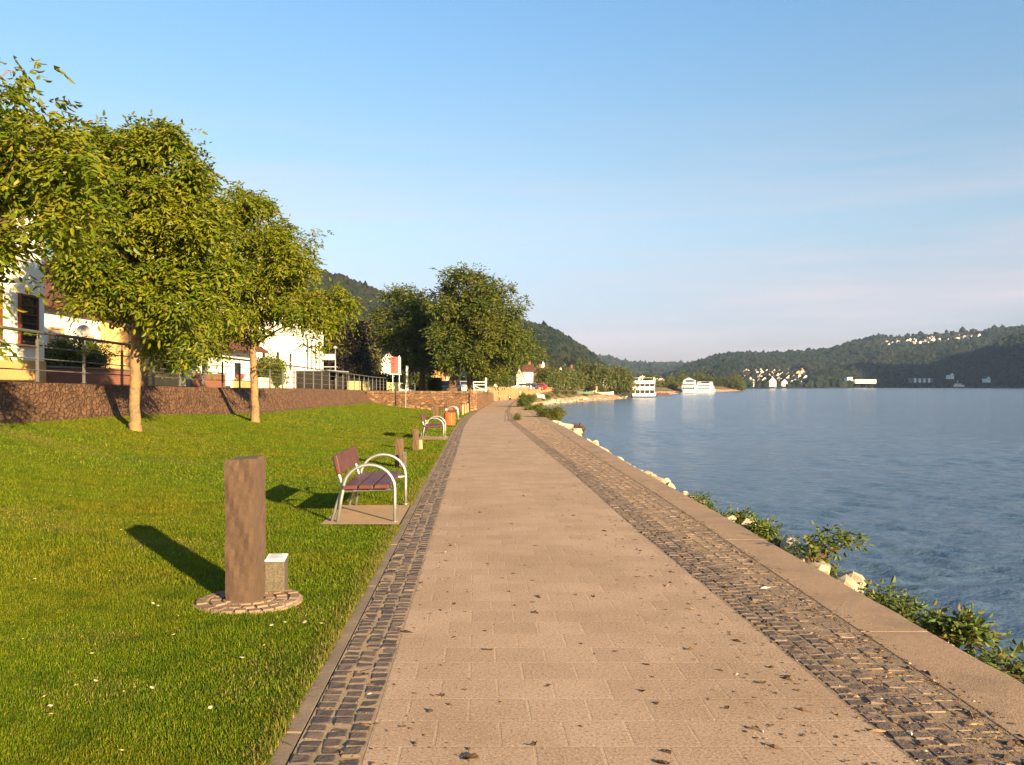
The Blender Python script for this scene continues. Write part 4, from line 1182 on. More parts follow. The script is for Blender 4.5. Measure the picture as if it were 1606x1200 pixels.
# house A: white, ochre plinth, red-brown windows
hA = gable_house('white_house', 'tall white house with ochre plinth and red brown windows at the left edge', -22, -13.4, 11.5, 24.9, Z20, 5.7, 3.3, M['white_wall'], M['roof_tile'], 'y', .5, chimney=(0, -2))
MB().box((4.315, 0, .23), (.05, 13.44, .66)).box((0, 6.715, .23), (8.5, .05, .66)).box((0, -6.715, .23), (8.5, .05, .66)).build('plinth', M['ochre_wall'], hA)
def wA(D, zc, w, h): window(hA, (4.3, D * .893 - 18.2, 1.6 + (zc - 1.6) * .893 - Z20), (0, 1, 0), w, h, M['redwood_frame'], M['glass'], .12, 4, M['redwood_frame'])
for d in (24.95, 26.9 - .0, 22.7, 20.3, 17.9): wA(d, 3.62, .92, 1.35)
for d in (25.6, 22.7, 19.8): wA(d, 6.4, .9, 1.25)
# house B: long, lower, set back
hB = gable_house('white_house', 'low white house with beige roller shutters set back behind the brick garden wall', -26, -18, 28.6, 41.5, 1.6, 3.22, 2.6, M['white_wall'], M['roof_tile'], 'y', .45)
for d, zc, w, h in ((33.95 + .35, 3.3, 1.05, 1.1), (36.4 + .5, 3.2, .75, .9), (38.4 + .3, 3.12, .65, .85)):
    window(hB, (4.0, d - 35.05, zc - 1.6), (0, 1, 0), w, h, M['ochre_wall'], M['shutter'], .10, 0, M['ochre_wall'])
# ochre lean-to
an = thing('ochre_annex', 'ochre rendered lean-to with a sloping top beside the low white house', 'annex', (-17.4, 40.0, 1.55))
MB().prism([(-1.0, -2), (.62, -2), (.62, 2), (-1.0, 2)], -.3, lambda x, y: 3.0 - .32 * (x + 1.0)).build('wall', M['ochre_wall'], an)
MB().prism([(-1.05, -2.1), (.75, -2.1), (.75, 2.1), (-1.05, 2.1)], lambda x, y: 3.01 - .32 * (x + 1.0), lambda x, y: 3.10 - .32 * (x + 1.0)).build('roof', M['roof_tile'], an)
# garden walls
def low_wall(name, label, x, D0, D1, zb, h, th_, mat, cap=None, cat='wall', group=None):
    t = thing(name, label, cat, (x, (D0 + D1) / 2, zb), 0, group)
    MB().box((0, 0, h / 2 - .2), (th_, D1 - D0, h + .4)).build('wall_body', mat, t, uv=True, bevel=.01)
    if cap: MB().box((0, 0, h + .045), (th_ + .1, D1 - D0 + .06, .07)).build('cap', cap, t, bevel=.01)
    return t
low_wall('garden_wall', 'dark red brick garden wall with shrubs behind, right of the ochre plinth', -15.4, 28.3, 36.5, 1.58, .56, .24, M['red_brick'], M['kerb'])
low_wall('garden_wall', 'low ochre garden wall glimpsed right of the trunk of the middle walnut tree', -15.4, 36.6, 40.2, 1.5, .62, .22, M['ochre_wall'])
low_wall('garden_wall', 'red brick garden wall left of the white ornamental gate', -15.4, 42.2, 46.4, 1.45, .62, .22, M['red_brick'], M['kerb'])
low_wall('garden_wall', 'tan rendered garden wall under the flower window right of the white gate', -15.4, 47.8, 52.4, 1.4, .42, .22, M['ochre_wall'])
# white ornamental gate
gt = thing('garden_gate', 'white ornamental garden gate between brick wall and white house', 'gate', (-15.4, 47.1, 1.43))
mb = MB()
for y in (-.62, .62): MB().box((0, y, .6), (.07, .07, 1.25)).build('gate_post', M['white_paint'], gt)
mb = MB()
for z in (.12, 1.05): mb.box((0, 0, z), (.04, 1.16, .05))
for k in range(7):
    y = -.5 + k / 6
    mb.box((0, y, .58), (.025, .03, .9))
for k in range(5):
    y = -.42 + k * .21
    mb.tube([(0, y + .09 * math.cos(a), .75 + .12 * math.sin(a)) for a in np.linspace(0, 2 * math.pi, 9)], .014, 5)
    mb.tube([(0, y + .08 * math.cos(a), .35 + .1 * math.sin(a)) for a in np.linspace(0, 2 * math.pi, 9)], .014, 5)
mb.build('gate_leaf', M['white_paint'], gt)
# satellite dish on its pole
sd = thing('satellite_dish', 'grey satellite dish on a pole above the garden shrubs', 'satellite dish', (PX(131, 32), 32.0, 1.6))
mb = MB(); mb.tube([(0, .1, -.3), (0, .1, 1.95)], .025, 8); mb.build('pole', M['steel_rail'], sd)
mb = MB()
prof = [(.23 * k / 6, .07 * (k / 6) ** 2) for k in range(1, 7)]
Md = Matrix.Translation((0, 0, 1.95)) @ Matrix.Rotation(R(70), 4, 'X') @ Matrix.Rotation(R(12), 4, 'Y')
tmp = MB().lathe(prof + [(.235, .075)] + [(r_ + .006, z_ - .012) for r_, z_ in prof[::-1]], 24)
MB().add([Md @ Vector(v) for v in tmp.v], tmp.f).build('reflector', pm('dish_grey', (.42, .38, .34), (.36, .33, .30), 5, .5), sd, smooth=True)
MB().tube([Md @ Vector((0, -.18, .03)), Md @ Vector((0, -.05, .25)), Md @ Vector((0, 0, .27))], .012, 6).build('feed_arm', M['steel_rail'], sd)
# house C: white bungalow with red roof band, and a brick-red gable behind
hC = gable_house('white_house', 'white bungalow with deep red roof edge and flower window behind the railing', -24, -16, 43.2, 54.2, 1.42, 2.5, 2.3, M['white_wall'], M['roof_tile'], 'y', .7)
fw = window(hC, (4.0, 50.6 - 48.7, 1.0), (0, 1, 0), 1.5, 1.0, M['white_paint'], M['glass'], .1, 0)
r9 = np.random.default_rng(9)
V, Fq = leaf_geo(np.stack([np.full(160, 4.16), r9.uniform(1.2, 2.6, 160), r9.uniform(.46, .72, 160)], -1), unit(r9.normal(size=(160, 3))), unit(r9.normal(size=(160, 3))), np.full(160, .12), np.full(160, .08), six=False)
np_mesh('flower_box', V, Fq, island_mat('geranium', [(0, (.35, .04, .02)), (.5, (.45, .09, .03)), (.7, (.05, .09, .02)), (1, (.04, .08, .02))], .7), fw)
window(hC, (4.0, -3.4, 1.15), (0, 1, 0), 1.0, 1.1, M['white_paint'], M['glass'], .1, 0)
hR = gable_house('brick_house', 'orange red gabled house mostly hidden by walnut leaves above the white bungalow', -26, -19.3, 55.5, 66, 1.3, 4.6, 2.6, M['orange_wall'], M['roof_tile'], 'x', .3)
window(hR, (-.5, -5.25, 3.3), (1, 0, 0), 1.0, 1.3, M['white_paint'], M['glass'], .1, 1)
# house D: tall white house with the glazed conservatory
hD = gable_house('white_house', 'tall white three storey house behind the farthest walnut tree, tall dark glazing at its corner', -28, -16.6, 55.0, 76.5, 1.25, 6.6, 3.6, M['white_wall'], M['roof_tile'], 'y', .4, chimney=(1, 3))
for d in (58, 61.5, 65, 68.5):
    window(hD, (5.7, d - 65.75, 5.1), (0, 1, 0), 1.1, 1.4, M['white_paint'], M['glass'], .1, 1)
for d in (58, 61.5, 65):
    window(hD, (5.7, d - 65.75, 2.0), (0, 1, 0), 1.1, 1.4, M['white_paint'], M['glass'], .1, 1)
for k in range(4):
    window(hD, (5.7, 70.4 - 65.75 + 1.45 * k, 2.55), (0, 1, 0), 1.0, 3.1, M['white_paint'], M['glass'], .14, 0)
bl = MB().box((6.2, 10.6, 2.75), (1.0, .7, .5)).build('balcony', M['white_paint'], hD)
MB().box((6.0, 11.2, 1.9), (1.6, .8, .08)).build('canopy', pm('grey_canopy', (.3, .31, .33), (.26, .27, .29), 4, .6), hD)
# low walls farther along
low_wall('garden_wall', 'cream garden wall low behind the railing left of the dark van', -15.5, 53.4, 60.0, 1.3, .72, .2, M['cream_wall'])
low_wall('yellow_wall', 'pale yellow garden wall behind the far part of the railing', -15.7, 74.5, 100.0, 1.02, .92, .22, M['yellow_wall'])
yb = thing('yellow_wall', 'bright yellow wall panel under the red sign', 'wall', (PX(616, 88), 88.0, 1.0))
MB().box((0, 0, .36), (1.25, .2, .9)).build('wall_body', M['yellow_wall'], yb, bevel=.01)

def make_car(name, label, loc, rz, paint, L=4.2, W=1.72, H=1.45, van=False, group=None):
    t = thing(name, label, 'van' if van else 'car', loc, rz, group)
    body = [(-L / 2, .28), (-L / 2 + .03, .75), (-L / 2 + .12, .86), (-L * .10, .93), (L * .22, .92), (L / 2 - .35, .80), (L / 2 - .04, .66), (L / 2, .30), (L / 2 - .1, .22), (-L / 2 + .1, .22)]
    if van: cab = [(-L / 2 + .04, .84), (-L / 2 + .1, H), (L * .22, H), (L * .36, .88)]
    else: cab = [(-L / 2 + .15, .88), (-L / 2 + .62, H - .05), (-L * .1, H), (L * .08, H - .03), (L * .27, .90)]
    Mr = Matrix.Rotation(0, 4, 'Z')
    MB().extr(body, -W / 2, W / 2).build('body', paint, t, bevel=.07)
    cb = MB(); n = len(cab)
    vs = [Vector((x, s * (W / 2 - .06 - .16 * (z - .85) / .6), z)) for s in (-1, 1) for x, z in cab]
    cb.add(vs, [tuple(range(n)), tuple(range(2 * n - 1, n - 1, -1))] + [(i, n + i, n + (i + 1) % n, (i + 1) % n) for i in range(n)])
    cb.build('cabin', paint, t, bevel=.05)
    for s in (-1, 1):
        g = [(x * .86 + (L * -.02), .93 + (z - .88) * .78) for x, z in cab]
        vs = []
        for x, z in g: vs.append(Vector((x, s * (W / 2 - .045 - .16 * (z - .85) / .6), z)))
        vs2 = [v + Vector((0, s * .012, 0)) for v in vs]
        MB().add(vs + vs2, [tuple(range(n)), tuple(range(2 * n - 1, n - 1, -1))] + [(i, n + i, n + (i + 1) % n, (i + 1) % n) for i in range(n)]).build('side_window', M['glass'], t)
    for (xa, za), (xb_, zb_), nm in ((cab[-2], cab[-1], 'windscreen'), (cab[1], cab[0], 'rear_window')):
        d = Vector((xb_ - xa, 0, zb_ - za)); nr = Vector((-d.z, 0, d.x)).normalized()
        if nr.z < 0: nr = -nr
        a = Vector((xa, 0, za)) + d * .1 + nr * .01; b_ = Vector((xa, 0, za)) + d * .88 + nr * .01
        w1, w2 = W / 2 - .27, W / 2 - .17
        vs = [a + Vector((0, -w1, 0)), a + Vector((0, w1, 0)), b_ + Vector((0, w2, 0)), b_ + Vector((0, -w2, 0))]
        vs += [v + nr * .012 for v in vs]
        MB().add(vs, [(0, 1, 2, 3), (7, 6, 5, 4), (0, 4, 5, 1), (1, 5, 6, 2), (2, 6, 7, 3), (3, 7, 4, 0)]).build(nm, M['glass'], t)
    for x in (-L * .31, L * .31):
        for s in (-1, 1):
            w = thingless_wheel(t, x, s * (W / 2 - .09))
    for s in (-1, 1):
        MB().box((L / 2 - .05, s * (W / 2 - .3), .62), (.08, .34, .14), ry=.2).build('headlight', M['plaque'], t, bevel=.02)
        MB().box((-L / 2 + .05, s * (W / 2 - .2), .70), (.06, .24, .18)).build('tail_light', M['sign_red'], t, bevel=.02)
    return t
def thingless_wheel(t, x, y):
    Mw = Matrix.Translation((x, y, .31)) @ Matrix.Rotation(R(90), 4, 'X')
    tmp = MB().lathe([(.20, -.1), (.30, -.1), (.315, -.06), (.315, .06), (.30, .1), (.20, .1)], 20)
    w = MB().add([Mw @ Vector(v) for v in tmp.v], tmp.f).build('wheel', M['black_rubber'], t)
    tmp = MB().lathe([(.05, -.11), (.19, -.105), (.2, .105), (.05, .11)], 12)
    MB().add([Mw @ Vector(v) for v in tmp.v], tmp.f).build('rim', M['galv'], w)
    return w
def paint(n, c, rough=.3): return pm(n, c, tuple(x * .92 for x in c), 1, rough, spec=.5)
PT = {'black': paint('black_paint', (.02, .02, .025)), 'maroon': paint('maroon_paint', (.12, .012, .02)), 'cream': paint('cream_paint', (.62, .56, .46)), 'white': paint('car_white', (.72, .72, .72)),
      'blue': paint('dark_blue_paint', (.02, .035, .09)), 'red': paint('red_car_paint', (.35, .02, .02)), 'silver': paint('silver_paint', (.4, .41, .43))}
cpt = thing('carport', 'low dark carport with grey canopy behind the railing beside the tall white house', 'carport', (-15.2, 70.5, 1.12))
mb = MB()
for y in (-3.6, 0, 3.6): mb.box((1.1, y, .75), (.10, .10, 1.5))
mb.build('posts', M['dark_metal'], cpt)
MB().box((-.1, 0, 1.55), (2.7, 7.8, .10)).build('canopy', bpy.data.materials['grey_canopy'], cpt, bevel=.02)
MB().box((-1.25, 0, .74), (.12, 7.6, 1.5)).box((0, 3.75, .74), (2.3, .1, 1.5)).box((0, -3.75, .74), (2.3, .1, 1.5)).build('boarding', pm('shade_black_boards', (.012, .010, .009), (.018, .014, .012), 3, .9), cpt)  # near-black board colour stands in for the shade inside the carport
make_car('parked_car', 'dark maroon car parked behind the trunk of the big old tree', (PX(700, 104), 104.0, .60), R(-60), PT['maroon'], group='parked cars')
make_car('parked_car', 'cream car parked right of the big trunk', (PX(728, 106), 107.0, .58), R(-75), PT['cream'], group='parked cars')
make_car('parked_car', 'white car at the left end of the town quay behind the orange wall', (PX(818, 172), 172.0, .43), R(170), PT['white'], group='parked cars')
make_car('parked_car', 'dark blue car parked beside the white one behind the orange wall', (PX(828, 180), 180.0, .43), R(160), PT['blue'], group='parked cars')
make_car('parked_car', 'red car parked behind the right half of the orange wall', (PX(843, 190), 190.0, .43), R(165), PT['red'], group='parked cars')
make_car('parked_car', 'silver car under the clipped trees right of the orange wall', (PX(872, 236), 236.0, .43), R(170), PT['silver'], group='parked cars')

# lamp post, sign post, red sign
lp = thing('lamp_post', 'slim grey lamp post rising in front of the dark beech behind the railing', 'lamp post', (PX(526, 74), 74.0, 1.05))
MB().tube([(0, 0, -.1), (0, 0, 1.5), (0, 0, 3.6)], [.06, .05, .035], 10).build('pole', M['galv'], lp, smooth=True)
MB().lathe([(.03, 3.55), (.17, 3.62), (.2, 3.68), (.12, 3.80), (.03, 3.84)], 14).build('lamp_head', M['galv'], lp, smooth=True)
sp = thing('sign_post', 'thin grey steel post on the lawn in front of the terrace wall', 'post', (PX(636.3, 66.9), 66.9, float(lawn_z(PX(636.3, 66.9), 66.9))))
MB().tube([(0, 0, -.1), (0, 0, 1.75)], .03, 10).build('pole', M['galv'], sp)
MB().lathe([(.037, 1.74), (.037, 1.77), (.01, 1.79)], 10).build('post_cap', M['galv'], sp)
wp = thing('white_pillar', 'tall square white post on the terrace, with low white frames at its foot', 'post', (PX(638.5, 86), 86.0, .95))
MB().box((0, 0, 1.25), (.20, .20, 2.5)).box((0, 0, .35), (.32, .26, .8)).build('shaft', M['white_paint'], wp, bevel=.01)
for s in (-1, 1):
    mb = MB()
    mb.box((s * .50, 0, .06), (.62, .12, .12)); mb.box((s * .77, 0, .42), (.10, .12, .60)); mb.box((s * .62, 0, .76), (.40, .12, .08))
    mb.build('side_frame', M['white_paint'], wp, bevel=.008)
rs = thing('banner_sign', 'tall red and white banner sign on two thin posts above the yellow wall', 'sign', (PX(619.5, 84), 84.0, 1.0))
s84 = 84 / F
for dx, h in ((-3.7, 3.3), (6.6, 3.4)): MB().tube([(dx * s84, .06, -.1), (dx * s84, .06, 2.2), (dx * s84, .06, h)], .03, 8).build('pole', M['white_paint'], rs)
pan = MB().box((-1.6 * s84, 0, (611.5 - 571.8) * s84), (11.6 * s84, .05, 26 * s84)).build('red_panel', M['sign_red'], rs, bevel=.006)
MB().box((7 * s84, 0, (611.5 - 571.0) * s84), (4.0 * s84, .05, 26 * s84)).build('white_panel', M['white_paint'], rs, bevel=.006)
MB().box((1.0 * s84, 0, (611.5 - 585.8) * s84), (18 * s84, .06, 1.2 * s84)).build('crossbar', M['white_paint'], rs)
mb = MB()
for zc, w, h in ((561.2, 4.6, 2.2), (564.6, 3.6, 1.0), (568.6, 5.0, .9), (570.2, 4.6, 1.0), (573.2, 3.8, 1.3), (576.0, 1.4, .9), (579.2, 4.4, .8), (581.0, 1.2, 1.6)):
    MB().box((-2.4 * s84, -.03, (611.5 - zc) * s84), (w * s84, .012, h * s84)).build('letter', M['sign_dark'], pan)
mb = MB()
for k in range(9): mb.box((7 * s84, -.03, (611.5 - 560.5 - 2.6 * k) * s84), (2.9 * s84, .012, 1.2 * s84))
mb.build('lettering', M['sign_red'], rs)

# terrace retaining wall
M['ashlar'] = stone_mat('red_sandstone_wall', [(0.12, 0.062, 0.036), (0.19, 0.10, 0.056), (0.24, 0.13, 0.072), (0.35, 0.22, 0.13)], (0.10, 0.06, 0.038), 3.6, (.75, 1.7, 1), .07, 1.0, .05, (0.22, 0.135, 0.075))
tw = thing('terrace_wall', 'red sandstone retaining wall closing the lawn, old trees growing on top', 'wall', (0, 0, 0))
path = [TB, TA] + [(float(tr(np.array(d))), d) for d in (66.8, 75, 85, 100, 115, 128)]
mb = MB(); cp = MB()
for (xa, ya), (xb_, yb_) in zip(path[:-1], path[1:]):
    u = Vector((xb_ - xa, yb_ - ya, 0)); L = u.length; u.normalize(); n_ = Vector((u.y, -u.x, 0))
    if n_.y > 0 and abs(u.y) < .9: n_ = -n_
    segs = max(1, int(L / 2.5))
    for k in range(segs):
        a = Vector((xa, ya, 0)) + u * (L * k / segs); b_ = Vector((xa, ya, 0)) + u * (L * (k + 1) / segs)
        za, zb_ = float(ter_z(0, a.y)) - .06, float(ter_z(0, b_.y)) - .06
        ga, gb = float(lawn_z(a.x, a.y)) - .3, float(lawn_z(b_.x, b_.y)) - .3
        o_ = n_ * .28
        vs = [a + o_ + Vector((0, 0, ga)), b_ + o_ + Vector((0, 0, gb)), b_ + Vector((0, 0, gb)), a + Vector((0, 0, ga)), a + o_ + Vector((0, 0, za)), b_ + o_ + Vector((0, 0, zb_)), b_ + Vector((0, 0, zb_)), a + Vector((0, 0, za))]
        mb.add(vs, [(0, 1, 5, 4), (2, 3, 7, 6), (4, 5, 6, 7)])
    m_ = max(1, int(L / .23))
    for k in range(m_):
        c = Vector((xa, ya, 0)) + u * (L * (k + .5) / m_)
        cp.box((c.x + n_.x * .14, c.y + n_.y * .14, float(ter_z(0, c.y)) + .03 + random.uniform(-.015, .02)), (L / m_ - .025, .31, .18), rz=math.atan2(u.y, u.x))
mb.box((-2.93, 65.93, .25), (.52, .52, 1.3))
cp.build('capping_course', island_mat('capping_stone', [(0, (.14, .078, .045)), (.6, (.21, .125, .07)), (1, (.28, .18, .10))], .9, bmp=.5, bscale=12, bdist=.03), tw, bevel=.02)

mb.build('wall_body', M['ashlar'], tw, uv=True)
# the white field gate on the terrace
wg = thing('field_gate', 'white painted barrier gate with diagonal brace on the terrace beside the walk', 'gate', (PX(762, 80), 80.0, .95), -.15)
g80 = 80 / F
MB().box((0, 0, .55), (.13, .13, 1.15)).build('gate_post', M['white_paint'], wg, bevel=.01)
MB().lathe([(.10, 1.12), (.11, 1.16), (.02, 1.28)], 8).build('post_cap', M['white_paint'], wg)
mb = MB()
for z in (.88, .62): mb.box((-.62, 0, z), (1.12, .05, .07))
mb.box((-1.16, 0, .62), (.06, .05, .6))
mb.tube([(-1.14, 0, .55), (-.6, 0, .3), (-.1, 0, .18)], .035, 6)
mb.box((-.62, 0, .14), (1.1, .05, .05))
mb.build('gate_leaf', M['white_paint'], wg)
# ------------------------------------------------------------------ shrubs and hedges
def shrub(name, label, cat, foot, blobs, mat, n, ln, seed, group=None, leaflets=3, droop=.3, stem=.02, shell=(.3, 1.05), wratio=.55, six=False):
    r = np.random.default_rng(seed)
    t = thing(name, label, cat, foot, group=group)
    mb = MB()
    for b_ in blobs:
        c = np.array(b_[:3])
        for k in range(3):
            e = c + unit(r.normal(size=3)) * b_[3] * .8
            st = np.array([c[0] * .3 + r.normal(0, .03), c[1] * .3, -.1])
            mb.tube(bez(st, (st + e) / 2 + np.array([0, 0, .25 * b_[3]]), e, 5), [stem, stem * .9, stem * .7, stem * .5, stem * .3], 5)
    mb.build('stems', M['bark_dark'], t)
    V, Fq = foliage(blobs, n, leaflets, ln, r, droop, six, shell, wratio, ln * 1.6)
    np_mesh('leaves', V, Fq, mat, t)
    return t
def blobs_line(p, n, rx, ry, rz, rad, seed, zc):
    r = np.random.default_rng(seed)
    return [(r.uniform(-rx, rx), r.uniform(-ry, ry), zc + r.uniform(-rz, rz), rad * r.uniform(.75, 1.25)) for _ in range(n)]
shrub('garden_shrub', 'leafy green shrubs spilling over the dark red brick garden wall', 'shrub', (-16.5, 31.6, 1.6), blobs_line(0, 16, .6, 2.6, .3, .5, 1, .85), M['leaf_mid'], 2600, .11, 71)
shrub('garden_shrub', 'taller garden shrub beside the satellite dish', 'shrub', (-16.7, 33.6, 1.6), blobs_line(0, 9, .5, 1.2, .4, .5, 2, 1.25), M['leaf_mid'], 1700, .11, 72)
shrub('garden_shrub', 'dark bush hanging behind the railing right of the middle walnut tree', 'shrub', (-16.8, 42.5, 1.5), blobs_line(0, 12, .5, 1.6, .6, .7, 3, 1.6), M['leaf_mid'], 2400, .14, 73)
shrub('garden_shrub', 'bush in front of the white bungalow behind the trunk of the farthest walnut tree', 'shrub', (-15.9, 56.0, 1.3), blobs_line(0, 9, .4, 1.2, .5, .6, 4, 1.1), M['leaf_mid'], 1700, .16, 74)
shrub('garden_shrub', 'dark shrubs above the yellow wall left of the red sign', 'shrub', (PX(600, 100), 100.5, 1.0), blobs_line(0, 9, 1.2, .7, .4, .8, 5, .8), M['leaf_big'], 1500, .25, 75)
shrub('garden_shrub', 'dark shrub filling the gap between the white post and the old tree', 'shrub', (PX(652, 108), 108, .7), blobs_line(0, 14, 1.5, .8, .8, .9, 6, 1.5), M['leaf_big'], 2200, .26, 76)
hd_ = thing('clipped_hedge', 'clipped dark green box hedge left of the big trunk', 'hedge', (PX(682, 96), 96, .85))
rr_ = np.random.default_rng(77)
pp = np.stack([rr_.uniform(-.62, .62, 4200), rr_.uniform(-.6, .6, 4200), rr_.uniform(0, 1.35, 4200)], -1)
ax = rr_.integers(0, 3, 4200); sg = rr_.choice([-1, 1], 4200)
for k, h in ((0, .62), (1, .6)): pp[ax == k, k] = (sg * h)[ax == k]
pp[ax == 2, 2] = 1.35
pp += rr_.normal(0, .04, pp.shape)
V, Fq = leaf_geo(pp, unit(rr_.normal(size=pp.shape)), unit(rr_.normal(size=pp.shape)), np.full(4200, .16), np.full(4200, .1), six=False)
np_mesh('leaves', V, Fq, M['leaf_big'], hd_)
MB().box((0, 0, .62), (1.1, 1.05, 1.2)).build('branches', M['bark_dark'], hd_)
pf = thing('picket_fence', 'white picket fence in front of the maroon car', 'fence', (PX(693, 99), 99, .78))
mb = MB()
for k in range(15): mb.box((-1.1 + k * .157, 0, .35), (.055, .03, .75))
mb.build('pickets', M['white_paint'], pf)
MB().box((0, .03, .2), (2.3, .03, .06)).box((0, .03, .55), (2.3, .03, .06)).build('rail', M['white_paint'], pf)

# brick and orange houses glimpsed under the crowns
hB2 = gable_house('brick_house', 'orange lit narrow brick house with pilasters left of the big trunk', PX(679, 130), PX(690, 130), 130, 138, .5, 3.6, 1.6, M['orange_wall'], M['roof_tile'], 'y', .2)
mb = MB()
for x in (-.42, 0, .42): mb.box((x, -4.03, 1.9), (.13, .06, 3.0))
mb.build('pilaster', M['ochre_wall'], hB2)
window(hB2, (-.21, -4.0, 1.4), (1, 0, 0), .24, 1.1, M['redwood_frame'], M['glass'], .06, 0); window(hB2, (.21, -4.0, 1.4), (1, 0, 0), .24, 1.1, M['redwood_frame'], M['glass'], .06, 0)
hB3 = gable_house('brick_house', 'tan brick house partly hidden directly behind the big trunk', PX(689, 150), PX(713, 150), 150, 160, .45, 2.6, 1.2, pm('tan_wall', (.45, .27, .16), (.38, .22, .13), 2, .9), M['roof_dark'], 'x', .2)
window(hB3, (.2, -5.0, 1.5), (1, 0, 0), .6, .9, M['white_paint'], M['glass'], .06, 0); window(hB3, (1.0, -5.0, 1.5), (1, 0, 0), .3, 1.4, M['white_paint'], M['glass'], .06, 0)
hB4 = gable_house('white_house', 'white house seen in gaps of the lower old tree crown', PX(648, 140), PX(674, 140), 140, 150, .45, 3.4, 2.2, M['white_wall'], M['roof_dark'], 'y', .2)
window(hB4, (.3, -5.0, 1.6), (1, 0, 0), .6, .9, M['white_paint'], M['glass'], .06, 1)
cb_ = thing('garden_cabinet', 'small tan garden box left of the clipped hedge', 'cabinet', (PX(668, 100), 100, .75))
MB().box((0, 0, .42), (.55, .5, .85)).build('body', M['pad'], cb_, bevel=.01)
MB().box((0, 0, .88), (.63, .58, .06)).build('lid', M['white_paint'], cb_, bevel=.01)
MB().box((.14, -.26, .45), (.03, .02, .12)).build('handle', M['dark_metal'], cb_)
hG = gable_house('white_house', 'narrow white gabled house beside the red sign, small dark window in its side', PX(597.5, 200), PX(621, 200), 200, 210, .42, 6.7, 1.9, M['white_wall'], M['roof_dark'], 'y', .15)
window(hG, (.15, -5.0, 3.2), (1, 0, 0), .55, .8, M['redwood_frame'], M['glass'], .06, 0)

# orange wall at the end of the walk, notice board, marker post, red bench
ew = thing('orange_wall', 'long low orange sandstone wall closing the walk below the town quay', 'wall', (0, 0, 0))
(xa, ya), (xb_, yb_) = EW
u = Vector((xb_ - xa, yb_ - ya, 0)); n_ = Vector((u.y, -u.x, 0)).normalized()
t1, t0 = lambda s: 1.15 - .42 * s, lambda s: -1.2 + .7 * s
for nm, w0, za, zb_, mt in (('wall_body', .32, None, 0, brick_mat('orange_ashlar', (.50, .225, .095), (.42, .18, .075), (.30, .15, .08), .9, .35, .02, bmp=.8, grime=(.52, .32, .17), bdist=.03)), ('coping', .42, 0, .12, M['sand_stone'])):
    mb = MB(); N = 12
    for k in range(N):
        a = Vector((xa, ya, 0)) + u * (k / N); b_ = Vector((xa, ya, 0)) + u * ((k + 1) / N)
        z1a, z1b = t1(k / N), t1((k + 1) / N)
        lo_a, lo_b = (t0(k / N), t0((k + 1) / N)) if za is None else (z1a, z1b)
        vs = []
        for q, z in ((a, lo_a), (b_, lo_b)):
            vs += [q + n_ * w0 / 2 + Vector((0, 0, z)), q - n_ * w0 / 2 + Vector((0, 0, z))]
        for q, z in ((a, z1a + zb_), (b_, z1b + zb_)):
            vs += [q + n_ * w0 / 2 + Vector((0, 0, z)), q - n_ * w0 / 2 + Vector((0, 0, z))]
        mb.add(vs, [(0, 2, 6, 4), (3, 1, 5, 7), (4, 6, 7, 5)] + ([(0, 4, 5, 1)] if k == 0 else []) + ([(2, 3, 7, 6)] if k == N - 1 else []))
    mb.build(nm, mt, ew, uv=True)
nb = thing('notice_board', 'white notice board on two posts above the left end of the orange wall', 'notice board', (PX(777, 136), 136, .35))
MB().box((-.3, 0, .5), (.05, .05, 1.2)).box((.3, 0, .5), (.05, .05, 1.2)).build('posts', M['galv'], nb)
MB().box((0, -.04, .95), (.85, .04, .95)).build('board', M['white_paint'], nb, bevel=.01)
wp2 = thing('white_bollard', 'slim white marker post in front of the orange wall', 'post', (PX(815.5, 140), 140, -.95))
MB().lathe([(.08, 0), (.08, 1.35), (.06, 1.42), (.01, 1.45)], 10).build('shaft', M['white_paint'], wp2); MB().lathe([(.085, 1.0), (.085, 1.15)], 10).build('band', M['sign_red'], wp2)
rb = thing('low_bench', 'low dark red backless bench at the end of the walk left of the seated person', 'bench', (PX(778.5, 134), 134, float(gz(134))), .3)
MB().box((0, 0, .42), (1.25, .4, .07)).build('seat', M['bench_wood'], rb, bevel=.01)
for s in (-1, 1): MB().box((s * .5, 0, .19), (.08, .34, .38)).build('leg', M['dark_metal'], rb)
ws = thing('slipway_panel', 'pale tilted concrete slab lying on the bank behind the green weeds', 'slab', (PX(848, 158), 158, -.65), .2)
MB().box((0, 0, .15), (1.5, 1.5, .12), rx=.42, ry=.18).build('slab_body', M['cream_wall'], ws, bevel=.02)

